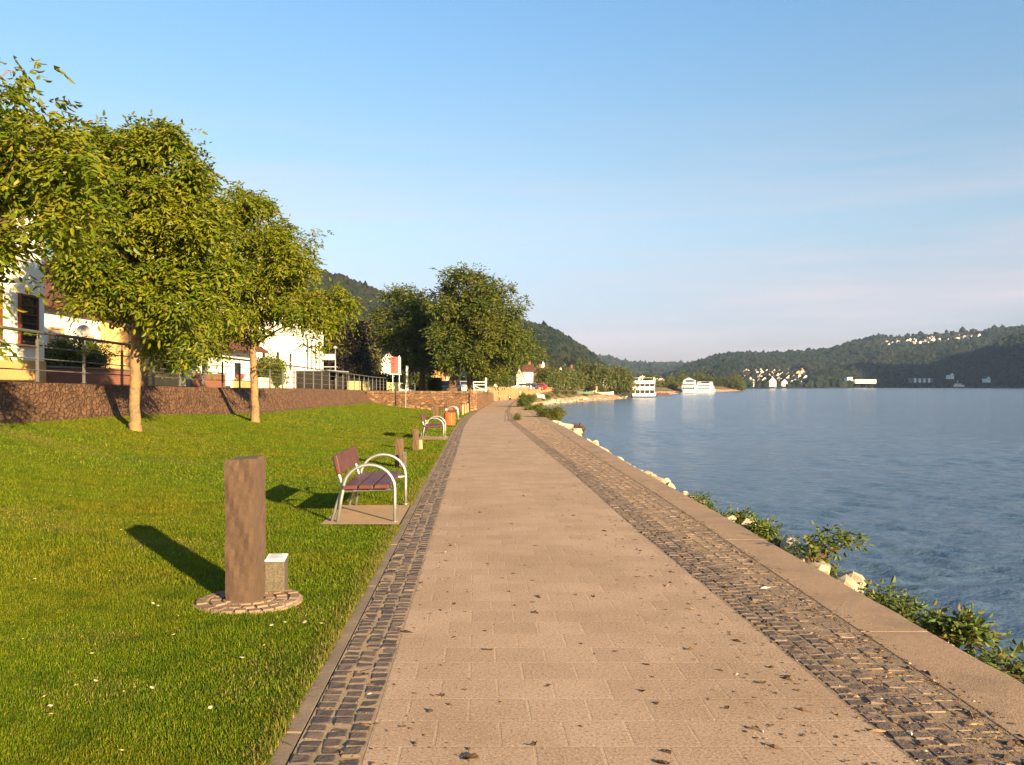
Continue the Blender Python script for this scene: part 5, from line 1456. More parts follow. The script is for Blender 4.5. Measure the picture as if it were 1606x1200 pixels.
# people: one continuous skinned body each, clothing and hair as children
def person(label, loc, rz, joints, edges, radii, top_col, leg_col, head_c, sitting=False, group=None):
    t = thing('person', label, 'person', loc, rz, group)
    me = bpy.data.meshes.new('body'); me.from_pydata(joints, edges, []); me.update()
    b_ = bpy.data.objects.new('body', me); link(b_); b_.parent = t
    me.materials.append(M[leg_col])
    sk = b_.modifiers.new('skin', 'SKIN')
    for i, rad in enumerate(radii): me.skin_vertices[0].data[i].radius = (rad, rad)
    me.skin_vertices[0].data[0].use_root = True
    s = b_.modifiers.new('s', 'SUBSURF'); s.levels = s.render_levels = 1
    T, TF = ICO2
    hd2 = T * np.array([.078, .092, .115]) + np.array(head_c)
    hd2[:, 1] -= np.where((np.abs(T[:, 0]) < .2) & (T[:, 1] < -.8) & (np.abs(T[:, 2]) < .3), .014, 0)
    ho = np_mesh('head', hd2, TF, M['skin'], t, smooth=True)
    mb = MB()
    for s_ in (-1, 1): mb.box((head_c[0] + s_ * .03, head_c[1] - .088, head_c[2] + .015), (.018, .012, .01))
    mb.box((head_c[0], head_c[1] - .088, head_c[2] - .055), (.035, .012, .008)); mb.build('face', M['hair'], ho)
    hm = T[T[:, 2] > -.3] ; hv = T * np.array([.084, .098, .118]) + np.array(head_c) + np.array([0, .014, .014])
    keep = [f for f in TF if all(T[v][2] + T[v][1] * .9 > .05 for v in f)]
    np_mesh('hair', hv, np.array(keep), M['hair'], ho, smooth=True)
    tv = T * np.array([.20, .135, .30]) + (np.array([0, .02, .42]) if sitting else np.array([0, 0, 1.18]))
    np_mesh('top', tv, TF, M[top_col], t, smooth=True)
    return t
st_j = [(0, 0, .92), (0, 0, 1.15), (0, 0, 1.38), (0, -.01, 1.5), (0, -.02, 1.6), (.1, 0, .86), (.11, -.02, .48), (.11, .02, .08), (.11, -.12, .04), (-.1, 0, .86), (-.12, .04, .48), (-.12, .08, .08), (-.12, -.06, .04),
        (.19, 0, 1.38), (.24, .03, 1.12), (.23, -.08, .9), (-.19, 0, 1.38), (-.24, .03, 1.12), (-.23, -.06, .9)]
st_e = [(0, 1), (1, 2), (2, 3), (3, 4), (0, 5), (5, 6), (6, 7), (7, 8), (0, 9), (9, 10), (10, 11), (11, 12), (2, 13), (13, 14), (14, 15), (2, 16), (16, 17), (17, 18)]
st_r = [.14, .13, .14, .055, .05, .085, .06, .045, .04, .085, .06, .045, .04, .06, .045, .035, .06, .045, .035]
si_j = [(0, 0, .14), (0, .03, .38), (0, .0, .58), (0, -.03, .70), (0, -.05, .80), (.1, -.05, .14), (.13, -.36, .42), (.12, -.42, .08), (.12, -.54, .05), (-.1, -.05, .14), (-.14, -.34, .40), (-.12, -.44, .08), (-.12, -.55, .05),
        (.19, .0, .58), (.24, -.14, .38), (.10, -.34, .44), (-.19, 0, .58), (-.24, -.14, .38), (-.10, -.34, .44)]
person('person in a white top crouching at the end of the walk before the orange wall', (PX(799, 138), 138, float(gz(138))), .3, si_j, st_e, st_r, 'cloth_white', 'cloth_dark', (0, -.05, .88), True)
for px, D, rz, lab, top in ((826.5, 168, .5, 'person in dark clothes standing left among the parked cars', 'cloth_dark'), (830, 169, -.6, 'taller looking person in dark clothes standing right beside another among the cars', 'cloth_dark'), (835.8, 172, 2.0, 'person in dark clothes by the doorway of the cream house', 'cloth_dark'), (868, 225, 1.0, 'person in a white shirt at the right end of the orange wall', 'cloth_white')):
    person(lab, (PX(px, D), D, .42), rz, st_j, st_e, st_r, top, 'cloth_dark', (0, -.02, 1.66), group='people on the town quay')

# ------------------------------------------------------------------ town houses along the far quay
def town_house(name, label, px0, px1, py_eave, py_ridge, D, depth, wall, roof, ridge='x', wins=(3, 2), zb=.42, group='houses of the town front'):
    x0, x1 = PX(px0, D), PX(px1, D)
    h = EYE - (py_eave - CY) * D / F - zb; rh = (py_eave - py_ridge) * D / F
    t = gable_house(name, label, x0, x1, D, D + depth, zb, h, rh, wall, roof, ridge, .25, group=group, chimney=((x1 - x0) * .2, 0) if ridge == 'x' else None)
    nx, nz = wins
    for i in range(nx):
        for j in range(nz):
            w = (x1 - x0) / nx
            window(t, (-(x1 - x0) / 2 + w * (i + .5), -depth / 2, h * (j + .55) / nz), (1, 0, 0), min(1.0, w * .45), min(1.5, h / nz * .5), M['white_paint'], M['glass'], .06, 0)
    return t
town_house('town_house', 'pink and cream gabled house at the left end of the town front', 810, 820, 588, 577, 196, 9, pm('pink_wall', (.66, .42, .32), (.6, .38, .29), 2, .9), M['roof_tile'], 'y', (2, 3))
town_house('town_house', 'large cream house behind the parked cars with dark red roof', 820, 836, 583, 572, 200, 10, M['cream_wall'], M['roof_tile'], 'x', (3, 3))
town_house('town_house', 'long cream inn with yellowish roof left of the clipped trees', 836, 854, 585, 577, 206, 10, M['cream_wall'], M['roof_tile'], 'x', (4, 2))
town_house('town_house', 'white gable high above the clipped trees', 873, 886, 587, 575, 262, 10, M['white_wall'], M['roof_dark'], 'y', (2, 3))
town_house('town_house', 'white house with steep dark red roof right of the white gable', 887, 903, 588, 577, 270, 10, M['white_wall'], M['roof_tile'], 'x', (3, 3))
town_house('town_house', 'cream gabled house behind the waterfront between the two tall trees', 946, 957, 597, 588, 300, 10, M['cream_wall'], M['roof_tile'], 'y', (2, 2))
town_house('town_house', 'dark red roofed narrow house just left of the feathery willow', 956, 962, 593, 585, 310, 8, M['ochre_wall'], M['roof_tile'], 'x', (2, 3))
town_house('town_house', 'red and white house right of the ferry with flat tower', 1031, 1043, 599, 594, 440, 12, M['orange_wall'], M['white_wall'], 'x', (3, 2))
town_house('town_house', 'white flat house behind the pontoons next to the red one', 1036, 1046, 602, 597, 436, 12, M['white_wall'], M['roof_tile'], 'x', (3, 1))
town_house('town_house', 'low white house with red roof left of the first white ship', 1056, 1068, 609, 604, 520, 12, M['white_wall'], M['roof_tile'], 'x', (4, 1))
town_house('town_house', 'white pavilion roofs seen under the clipped trees', 889, 908, 606.5, 600, 250, 8, M['white_wall'], M['white_wall'], 'y', (3, 1))
ch = thing('church_tower', 'pale slender tower with a pointed spire rising beside the old tree crown', 'tower', (PX(852, 250), 250, .42))
hh = (603 - 573) * 250 / F
MB().box((0, 0, hh / 2), (1.3, 1.3, hh)).build('wall', M['cream_wall'], ch)
MB().prism([(-.75, -.75), (.75, -.75), (.75, .75), (-.75, .75)], hh, hh + .15).add([(-.7, -.7, hh + .15), (.7, -.7, hh + .15), (.7, .7, hh + .15), (-.7, .7, hh + .15), (0, 0, hh + 2.6)], [(0, 1, 4), (1, 2, 4), (2, 3, 4), (3, 0, 4), (3, 2, 1, 0)]).build('spire', M['white_wall'], ch)
tr_ = thing('church_tower', 'short red spired turret left of the white gable', 'tower', (PX(858, 270), 270, .42))
hh = (603 - 570) * 270 / F
MB().box((0, 0, hh / 2 - .2), (1.6, 1.6, hh)).build('wall', M['orange_wall'], tr_)
MB().add([(-.95, -.95, hh), (.95, -.95, hh), (.95, .95, hh), (-.95, .95, hh), (0, 0, hh + 1.9)], [(0, 1, 4), (1, 2, 4), (2, 3, 4), (3, 0, 4), (3, 2, 1, 0)]).build('spire', M['roof_tile'], tr_)
low_wall('quay_parapet', 'second orange parapet stretch under the clipped trees', 22.6, 232, 262, .40, .75, .4, bpy.data.materials['orange_ashlar'])
qr = thing('quay_railing', 'pale railing along the landing stage left of the ferry', 'railing', (0, 0, 0))
mb = MB()
qa, qb = P(918, 612, 268), P(988, 612, 330)
for k in range(26):
    q = qa.lerp(qb, k / 25); mb.box((q.x, q.y, .9), (.12, .12, 1.1))
mb.build('posts', M['white_paint'], qr)
MB().tube([(qa.x, qa.y, 1.4), (qb.x, qb.y, 1.4)], .07, 6).tube([(qa.x, qa.y, .95), (qb.x, qb.y, .95)], .05, 6).build('rail', M['white_paint'], qr)
def rowboat(label, px, py, D, L, W, rz, hull, inner):
    z = EYE - (py - CY) * D / F
    t = thing('rowing_boat', label, 'boat', (PX(px, D), D, z), rz, 'small boats on the beach')
    n = 11; V = []
    for i in range(n):
        s = i / (n - 1); x = (s - .5) * L
        w = W / 2 * (math.sin(math.pi * min(1, s * 1.0 + .13)) ** .6 if s < .87 else max(.02, 1 - (s - .87) / .13) * .72)
        sh = .75 + .28 * (2 * s - 1) ** 2
        V += [(x, -w, sh), (x, -w * .75, .22), (x, 0, .02), (x, w * .75, .22), (x, w, sh), (x, w * .86, sh - .02), (x, w * .6, .32), (x, -w * .6, .32), (x, -w * .86, sh - .02)]
    m_ = 9
    Fq = [(i * m_ + k, (i + 1) * m_ + k, (i + 1) * m_ + (k + 1) % m_, i * m_ + (k + 1) % m_) for i in range(n - 1) for k in range(m_)]
    mb = MB().add(V, Fq + [tuple(range(m_))[::-1], tuple((n - 1) * m_ + k for k in range(m_))])
    mb.build('hull', hull, t)
    mb = MB()
    for x in (-L * .25, L * .05): MB.box(mb, (x, 0, .62), (.28, W * .86, .05))
    mb.build('thwarts', inner, t)
    MB().tube([(L * .1, 0, .3), (L * .1, 0, 1.1)], .04, 6).build('post', inner, t)
    return t
rowboat('long cream flat boat lying on the landing slope left of the ferry', 946, 619.5, 252, 6.2, 1.9, .1, M['cream_wall'], M['pad'])
rowboat('green boat on the stony beach near the cream one', 917, 619, 228, 4.6, 1.6, .2, paint('green_boat', (.10, .16, .09), .6), M['pad'])
rowboat('pale green boat frame higher up the beach', 924, 616.5, 242, 4.4, 1.6, -.3, paint('pale_green_boat', (.25, .30, .20), .6), M['white_paint'])

# ------------------------------------------------------------------ ships
def ship(label, px, py, D, W, L, rz, decks, blue=None, arcs=True, pilot=False, group='white excursion ships'):
    z = EYE - (py - CY) * D / F
    t = thing('excursion_ship', label, 'ship', (PX(px, D), D, ZW), rz, group)
    # hull: bow towards -y
    n = 14
    def ring(z_, f, d0=0):
        pts = []
        for i in range(n + 1):
            s = i / n
            y = s * L
            w = W / 2 * f * min(1, .74 + .30 * math.sqrt(min(1, s * 6)))
            pts.append((w, y + d0))
        return [(x, y, z_) for x, y in pts] + [(-x, y, z_) for x, y in pts[::-1]]
    def skinrings(rs):
        m_ = len(rs[0]); V = [v for r_ in rs for v in r_]
        Fq = [(a * m_ + k, a * m_ + (k + 1) % m_, (a + 1) * m_ + (k + 1) % m_, (a + 1) * m_ + k) for a in range(len(rs) - 1) for k in range(m_)]
        return MB().add(V, Fq + [tuple(range(m_))[::-1], tuple((len(rs) - 1) * m_ + k for k in range(m_))])
    hz = decks[0]
    b0 = blue[1] if blue else .25
    skinrings([ring(-.4, .93, .4), ring(b0, 1.0, .1)]).build('boot_band', M['blue_paint'] if blue else M['dark_metal'], t)
    skinrings([ring(b0 + .003, 1.01, .1), ring(hz, 1.04, -.1)]).build('hull', M['white_paint'], t)
    zc = hz; k = 0
    for (wz, sz, wf, y0, lf) in decks[1]:
        # window band then white band
        hw = W / 2 * wf; l_ = L * lf
        MB().box((0, y0 + l_ / 2, zc + wz / 2), (hw * 2 - .12, l_ - .1, wz)).build('window_band', M['glass'], t)
        mb = MB()
        for x in np.linspace(-hw + .06, hw - .06, 6): mb.box((x, y0 + .03, zc + wz / 2), (.12, .1, wz))
        for y in np.linspace(y0 + .1, y0 + l_ - .1, 14):
            for s in (-1, 1): mb.box((s * (hw - .04), y, zc + wz / 2), (.1, .14, wz))
        mb.build('mullions', M['white_paint'], t)
        MB().box((0, y0 + l_ / 2 - .1, zc + wz + sz / 2), (hw * 2 + .1, l_ + .3, sz)).build('deck_band', M['white_paint'], t, bevel=.04)
        zc += wz + sz; k += 1
    top = zc
    hw = W / 2 * decks[1][-1][2]; y0 = decks[1][-1][3]
    if arcs:
        for s in (-1, 1):
            MB().tube([(s * hw, y0, top - 1.4), (s * (hw + .05), y0, top + .5), (s * hw, y0 + .05, top + .85), (s * (hw - .5), y0 + .1, top + 1.05)], .13, 8).build('corner_arc', M['white_paint'], t, smooth=True)
        MB().tube([(0, y0 + 1, top - .1), (0, y0 + 1, top + 1.7)], .12, 6).box((0, y0 + 1, top + 1.35), (1.7, .12, .16)).box((0, y0 + 1, top + .85), (1.3, .12, .12)).build('mast', M['cream_wall'], t)
        MB().box((-.9, y0 + 2.4, top + .5), (.9, 1.4, 1.0)).build('wheelhouse', M['cream_wall'], t, bevel=.06)
    if pilot:
        MB().box((0, y0 + 3, top + .55), (hw * 1.1, 3.0, 1.1)).build('wheelhouse_glass', M['glass'], t)
        MB().box((0, y0 + 3, top + 1.2), (hw * 1.5, 3.8, .22)).add([(-hw * .6, y0 + 1.6, top + 1.31), (hw * .6, y0 + 1.6, top + 1.31), (hw * .6, y0 + 4.4, top + 1.31), (-hw * .6, y0 + 4.4, top + 1.31), (0, y0 + 3, top + 2.1)], [(0, 1, 4), (1, 2, 4), (2, 3, 4), (3, 0, 4), (3, 2, 1, 0)]).build('wheelhouse_roof', M['white_paint'], t)
    mb = MB()
    for y in np.linspace(y0 + .2, y0 + L * decks[1][-1][4] - .4, 10):
        for s in (-1, 1): mb.tube([(s * (hw - .1), y, top), (s * (hw - .1), y, top + .9)], .035, 5)
    mb.tube([(-hw + .1, y0 + .2, top + .9), (-hw + .1, y0 + L * decks[1][-1][4] - .4, top + .9)], .04, 5).tube([(hw - .1, y0 + .2, top + .9), (hw - .1, y0 + L * decks[1][-1][4] - .4, top + .9)], .04, 5)
    mb.tube([(-hw + .1, y0 + .2, top + .9), (hw - .1, y0 + .2, top + .9)], .04, 5)
    mb.build('top_rail', M['white_paint'], t)
    return t
ship('largest white excursion ship, two dark window rows and blue stripe at the waterline', 1007.5, 624, 277, 8.3, 42, -.15, (1.35, [(1.05, 1.12, .93, .5, .9), (.88, 1.0, .93, .6, .85)]), ('blue', .45))
ship('white three decked excursion ship with pyramid wheelhouse roof, middle of the three', 1079.5, 617.5, 402, 6.4, 30, -.25, (1.9, [(1.0, .9, .92, 1.5, .85), (.8, .7, .8, 3.0, .6)]), None, False, True)
ship('white excursion ship moored right of the middle one, its broad bow overlapping it', 1102.5, 616, 425, 7.0, 32, -.30, (1.7, [(.7, 1.0, .95, .5, .85), (.7, .6, .85, 2.0, .7)]), None, False, False)
def pontoon(label, px, py, D, L, W, H, mat):
    t = thing('pontoon', label, 'pontoon', (PX(px, D), D, ZW), -.12, 'landing pontoons')
    MB().box((0, 0, H / 2 - .2), (L, W, H)).build('float', mat, t, bevel=.08)
    mb = MB()
    for x in np.linspace(-L / 2 + .2, L / 2 - .2, 5): mb.tube([(x, -W / 2 + .1, H - .2), (x, -W / 2 + .1, H + .75)], .04, 5)
    mb.tube([(-L / 2 + .2, -W / 2 + .1, H + .75), (L / 2 - .2, -W / 2 + .1, H + .75)], .04, 5)
    mb.build('guard_rail', M['dark_metal'], t)
    mb = MB()
    for x in (-L * .3, L * .3): mb.lathe([(.1, 0), (.1, .3), (.16, .32), (.16, .4)], 8, (x, 0, H - .2))
    mb.build('bollard', M['dark_metal'], t)
pontoon('black landing pontoon on the left of the largest ship', 981, 626, 268, 3.2, 4, .95, M['dark_metal'])
pontoon('rusty brown pontoon on the right of the largest ship', 1040, 621, 330, 4.6, 4, 1.1, pm('rusty_plate', (.11, .055, .035), (.08, .04, .03), 1, .8))
pontoon('dark pontoon left of the middle ship', 1063, 618.5, 392, 2.6, 4, .9, M['dark_metal'])
fd = 1010.0
fy = thing('car_ferry', 'small ferry with white deckhouse far out on the river at the right', 'ferry', (PX(1502, fd), fd, ZW), .15)
s_ = fd / F
MB().prism([(-10.5 * s_, -2.5), (-7 * s_, -3.2), (9 * s_, -3.2), (12 * s_, 0), (9 * s_, 3.2), (-7 * s_, 3.2), (-10.5 * s_, 2.5)], -.4, 1.6).build('hull', pm('ferry_hull', (.16, .12, .09), (.12, .09, .07), .3, .7), fy)
MB().box((2 * s_, 0, 2.6), (15 * s_, 4.6, 1.9)).build('superstructure', M['cream_wall'], fy, bevel=.1)
MB().box((1 * s_, 0, 4.4), (9 * s_, 4.0, 1.4)).build('deckhouse', M['white_paint'], fy, bevel=.1)
MB().box((1 * s_, -2.02, 4.5), (8 * s_, .06, .6)).build('window_band', M['glass'], fy)
MB().tube([(0, 0, 5), (0, 0, 9)], .15, 6).box((0, 0, 7.6), (3, .2, .2)).build('mast', M['white_paint'], fy)

# ------------------------------------------------------------------ villages on the far bank
def far_house(label, X, Y, Z, w, d, h, rz, wall, roof, group):
    mb = MB()
    mb.extr([(-w / 2, -2), (w / 2, -2), (w / 2, h), (0, h + w * .42), (-w / 2, h)], -d / 2, d / 2)
    nw = len(mb.f)
    mb.mi = 1
    for s in (-1, 1):
        pr = [(s * (w / 2 + .4), h - .33), (0, h + w * .42 + .02), (0, h + w * .42 + .35), (s * (w / 2 + .4), h)]
        mb.extr(pr if s > 0 else pr[::-1], -d / 2 - .3, d / 2 + .3)
    mb.mi = 2
    for k in (-.25, .25): mb.box((k * w, -d / 2 - .02, h * .55), (w * .16, .08, h * .28))
    o = mb.build('village_house', [M[wall], M[roof], M['glass']])
    o.location = (X, Y, Z); o.rotation_euler = (0, 0, rz)
    return tag(o, label, 'house', group)
def ground_on(px, py):
    """point of the opposite hillside seen at a photo pixel (interpolating the loft's own columns)"""
    cols = np.array([(1050, 760, 590), (1075, 770, 577), (1100, 780, 569), (1130, 800, 559), (1165, 830, 557), (1200, 860, 558), (1250, 920, 555), (1300, 980, 551), (1330, 1010, 541), (1380, 1050, 529), (1430, 1090, 527), (1500, 1130, 521), (1560, 1150, 518), (1610, 1160, 515)], dtype=float)
    Df = np.interp(px, cols[:, 0], cols[:, 1]); pr = np.interp(px, cols[:, 0], cols[:, 2])
    Dr = np.interp(px, [1050, 1300, 1330, 1380, 1430, 1500, 1900], [1700, 1700, 1720, 1750, 1780, 1800, 1800])
    zr = EYE - (pr - CY) * Dr / F
    best = None
    for v_ in np.linspace(0, 1, 200):
        D = Df + (Dr - Df) * v_; z = -2.4 + (zr + 2.4) * v_ ** 1.25
        y = CY - (z - EYE) * F / D
        if best is None or abs(y - py) < best[0]: best = (abs(y - py), D, z)
    return best[1], best[2]
r = np.random.default_rng(91)
low = [(1162, 583), (1167, 585), (1173, 586), (1180, 585.5), (1175, 590), (1187, 588), (1192, 587), (1200, 586), (1204, 590), (1211, 586), (1214, 591), (1224, 587), (1227, 585), (1230, 593), (1234, 595), (1235, 583), (1243, 582.5), (1249, 592), (1256, 582), (1262, 596), (1263, 585), (1274, 587), (1281, 586), (1284, 587), (1268, 599), (1220, 601), (1207, 598), (1190, 602), (1254, 597.5), (1241, 600)]
for k in range(95): low.append((r.uniform(1163, 1262), r.uniform(584, 604)))
for i, (px, py) in enumerate(low):
    D, z = ground_on(px, py + 1.5)
    sz = r.uniform(3.6, 5.6)
    far_house('small pale house with dark roof in the riverside village on the far bank', PX(px, D), D, z + .8, sz, sz * r.uniform(1.0, 1.5), sz * .8, r.normal(.35, .5), r.choice(['white_wall', 'white_wall', 'cream_wall', 'ochre_wall']) if i < 30 else r.choice(['white_wall', 'orange_wall', 'pink_dull', 'pink_dull']) if False else r.choice(['white_wall', 'far_wall', 'far_wall', 'grey_wall', 'grey_wall']), 'roof_dark' if r.random() < .6 else 'roof_tile', 'houses of the riverside village')
up = []
for k in range(76):
    px = 1384 + 156 * r.random() ** 1.1
    py = np.interp(px, [1384, 1420, 1470, 1545], [538, 535, 532.5, 526]) + r.normal(0, 2.2) * (1 if px < 1490 else .5)
    up.append((px, py))
for px, py in up + [(1412, 548), (1361, 547), (1416, 546)]:
    D, z = ground_on(px, py + 1)
    sz = r.uniform(4.0, 6.8)
    far_house('small pale house with red or dark roof in the hillside village high above the river', PX(px, D), D, z - .8, sz, sz * r.uniform(1.0, 1.7), sz * .62, r.normal(.35, .6), r.choice(['far_wall', 'cream_wall', 'white_wall', 'grey_wall', 'far_wall']), 'roof_tile' if r.random() < .7 else 'roof_dark', 'houses of the hillside village')
for px, py, w, d, h, lab, wl_ in ((1202, 604.5, 8.5, 8, 6.5, 'larger yellow gabled house at the water edge of the far village', 'cream_wall'), (1190, 603, 7.5, 8, 6, 'white gabled house at the water edge left of the yellow one', 'white_wall'), (1243, 592, 7, 8, 7, 'orange tinted house in the middle of the riverside village', 'ochre_wall'),
                           (1255, 599, 7, 7, 7, 'bright white house near the right end of the riverside village', 'white_wall'), (1221, 603, 7, 7, 4.5, 'low white house by the water right of the yellow one', 'white_wall')):
    D, z = ground_on(px, py)
    far_house(lab, PX(px, D), D - 15, z - 1.5, w, d, h, .3, wl_, 'roof_dark', 'houses of the riverside village')
for px0, px1, py, lab, h in ((1338, 1372, 600, 'long white industrial hall on the far bank', 4.5), (1326, 1334, 599.5, 'small white block left of the long hall on the far bank', 6.0)):
    D = 1030.0; x0, x1 = PX(px0, D), PX(px1, D); zz = EYE - (py - CY) * D / F
    t = thing('factory_hall', lab, 'hall', ((x0 + x1) / 2, D, zz - .5), .08)
    MB().box((0, 0, h / 2 - .5), (x1 - x0, 9, h)).build('wall', M['white_wall'], t)
    MB().box((0, 0, h + .1), (x1 - x0 + 1, 10, .5)).build('roof', M['roof_dark'] if px0 > 1330 else M['white_wall'], t)
    mb = MB()
    for k in range(6): mb.box(((x1 - x0) * (-.4 + .16 * k), -4.53, h * .35), ((x1 - x0) * .07, .08, h * .3))
    mb.build('windows', M['glass'], t)
D = 1055.0; x0, x1 = PX(1428, D), PX(1462, D); zz = EYE - (598.5 - CY) * D / F
t = thing('factory_hall', 'grey columned building in the shade on the far right bank', 'hall', ((x0 + x1) / 2, D, zz - 1), .05)
MB().box((0, 2, 2.6), (x1 - x0, 8, 5.2)).build('wall', pm('grey_hall', (.16, .18, .2), (.13, .15, .17), .3, .9), t)
MB().box((0, 1, 5.5), (x1 - x0 + 1, 11, .6)).build('roof', M['roof_dark'], t)
mb = MB()
for k in range(4): mb.box(((x1 - x0) * (-.36 + .22 * k), -3.2, 2.4), (2.6, .6, 5.4))
mb.build('columns', M['white_wall'], t)
for px, py, lab in ((1490, 590, 'lone grey house at the foot of the shaded hill'), (1547, 595.5, 'tiny pale hut at the foot of the shaded hill near the right edge')):
    D = 1072.0
    far_house(lab, PX(px, D), D, EYE - (py + 2 - CY) * D / F, 6, 7, 3.2, .2, 'white_wall', 'roof_dark', None)

# ------------------------------------------------------------------ river bank: riprap, brambles, shrubs
def rip_z(X, D): return np.clip(-.34 + gz(D) - (X - (xw(D) + .1)) * .60, -3.0, 0)
sheet('riprap_bank', lambda D: xw(D) - .02, lambda D: xw(D) + 4.8, np.arange(-6, 150, 1.5), lambda X, Y: rip_z(X, Y) - .12, M['rubble'], 8)
def rock_mesh(seed, mat):
    r = np.random.default_rng(seed)
    T, TF = ICO2
    V = T.copy()
    for k in range(9):
        d = unit(r.normal(size=3)); c = r.uniform(.45, .8)
        s = V @ d
        V -= np.where(s > c, s - c, 0)[:, None] * d
    V *= (1 + r.normal(0, .02, (len(V), 1))) * np.array([1.2, .95, .75])
    o = np_mesh('riprap_rock', V, TF, mat)
    return o
protos = [rock_mesh(200 + k, M['limestone']) for k in range(6)]
r = np.random.default_rng(17)
used = set()
def put_rock(k, x, y, z, s, rot, label, group):
    o = protos[k] if k not in used else link(protos[k].copy())
    used.add(k)
    o.location = (x, y, z); o.scale = (s, s * r.uniform(.8, 1.1), s * r.uniform(.8, 1.05)); o.rotation_euler = (r.normal(0, .3), r.normal(0, .3), rot)
    return tag(o, label, 'rock', group)
LR = 'pale limestone block in the line of riprap along the outer edge of the coping'
# the ones that show above the coping, one by one
for px, py, s in [(933, 693, .24), (925, 690, .20), (940, 699, .22), (948, 704, .2), (958, 711, .17), (972, 719, .14), (982, 726, .16), (990, 731, .15), (1000, 736, .15), (1012, 741, .18), (1022, 745, .17), (1032, 748, .22), (1040, 753, .2), (1049, 760, .16),
                  (1070, 772, .15), (1084, 778, .16), (1094, 782, .18), (1140, 808, .15), (1176, 820, .22), (1186, 828, .2), (1240, 848, .16), (1268, 872, .2), (1284, 882, .15), (1322, 905, .2), (1333, 916, .16), (1345, 922, .2)]:
    D = 2180.8 / (py + 8 - 612)
    for _ in range(12):
        D = D + .0
    x = xw(D) + s * .9 + .10
    y = x * F / (px - CX)
    zt = EYE - (py - CY) * y / F
    put_rock(int(r.integers(0, 6)), x, y, zt - s * .35, s * .95, r.uniform(0, 6), LR, 'riprap rocks along the quay')
o = put_rock(2, PX(1464, 7.1) + .0, 7.1, EYE - (984 - CY) * 7.1 / F - .06, .23, .6, 'biggest pale boulder poking up over the coping near the right edge', 'riprap rocks along the quay')
# more of the same down the slope
for k in range(150):
    D = 3 + 120 * r.random() ** 1.6
    off = .45 + r.random() ** .8 * 3.4
    x = xw(D) + off
    s = r.uniform(.18, .42)
    put_rock(int(r.integers(0, 6)), x, D, float(rip_z(x, D)) - .02, s, r.uniform(0, 6), 'pale limestone block on the riprap slope between quay wall and river', 'riprap rocks on the slope')
# the pale band of rock where the bank shows, and the dark wet rocks at its foot
for k in range(64):
    px = r.uniform(846, 906); py = np.interp(px, [846, 870, 906], [653, 663, 676]) + r.normal(0, 2.2)
    s = r.uniform(.15, .30)
    D = 34.0
    while PX(px, D) < float(xw(D)) + s + .06 and D < 70: D += .25
    put_rock(int(r.integers(0, 6)), PX(px, D), D, EYE - (py - CY) * D / F - .1, s, r.uniform(0, 6), 'pale limestone block on the riprap slope between quay wall and river', 'riprap rocks on the slope')
dk = [rock_mesh(300 + k, M['wet_rock']) for k in range(3)]
for k, (px, py, D, s) in enumerate([(899, 674, 40, .27), (903, 676, 39, .27), (906, 671, 41, .28), (911, 674, 40, .24), (901, 669, 42, .22), (908, 679, 39, .22), (912, 670, 42, .22)]):
    o = dk[k % 3] if k < 3 else link(dk[k % 3].copy())
    o.location = P(px, py, D); o.scale = (s, s, s * .8); o.rotation_euler = (.2 * k, .1, k * 1.3)
    tag(o, 'dark wet rock in the little heap at the water edge beyond the pale riprap', 'rock', 'dark rocks at the water edge')

def bramble(label, D, off, L, H, n, seed, arm=None):
    x = float(xw(D)) + off
    r = np.random.default_rng(seed)
    bl = [(r.uniform(-.10, .30), r.uniform(-L, L), r.uniform(-.12, H * .45) - .12, r.uniform(.06, .115)) for _ in range(max(4, int(L * 9)))]
    if arm:
        for s in np.linspace(0, 1, 6): bl.append((arm[0] * s, arm[1] * s, H * .3 + arm[2] * math.sin(s * 2.2), .055))
    return shrub('bramble_bush', label, 'shrub', (x, D, float(gz(D)) - .03), bl, M['leaf_bramble'], int(n * 1.35), .052, seed, 'brambles along the coping', 3, .35, .006, (.2, 1.1), .62, True)
bramble('leafy bramble sprawling over the coping edge in the bottom right corner', 4.6, .22, .85, .10, 560, 101)
bramble('low reddish bramble between the corner bramble and the big boulder', 6.2, .24, .55, .06, 340, 102)
bramble('bramble hugging the coping left of the big boulder', 7.4, .24, .5, .10, 420, 103)
bramble('bramble with one long shoot arching out over the water', 8.7, .22, .30, .18, 330, 104, (.5, .1, .10))
bramble('thin bramble tuft beside two round pale rocks', 9.7, .2, .25, .14, 220, 108)
bramble('upright bramble in front of the pale pointed rock', 10.6, .18, .45, .24, 520, 105)
bramble('bramble tuft growing right where two coping blocks meet', 12.2, .2, .3, .26, 330, 106)
bramble('small lone green tuft farthest along the bare coping', 13.7, .2, .14, .26, 150, 107)
def bank_shrub(label, px, py, D, rx, ry, n, seed, mat='leaf_bank', ln=.12):
    c = P(px, py, D)
    r = np.random.default_rng(seed)
    bl = [(r.uniform(-rx, rx) * .7, r.uniform(-rx, rx) * .7, r.uniform(-.5, .6) * ry, min(rx, ry) * r.uniform(.45, .7)) for _ in range(12)]
    return shrub('bank_shrub', label, 'shrub', (c.x, D, c.z - ry), [(a, b_, c_ + ry, d) for a, b_, c_, d in bl], M[mat], n, ln, seed, 'shrubs on the river bank', 3, .4, .02)
bank_shrub('round yellow green bush overhanging the river beyond the pale rocks', 865, 648, 52, .78, .36, 3000, 111, 'leaf_bank', .09)
bank_shrub('dense green weeds at the bank edge beyond the round bush', 828, 630, 84, .85, .62, 2400, 112, 'leaf_bramble', .11)
bank_shrub('lower green weeds sloping down behind the round bush', 838, 641, 70, .55, .4, 1600, 113, 'leaf_bramble', .10)
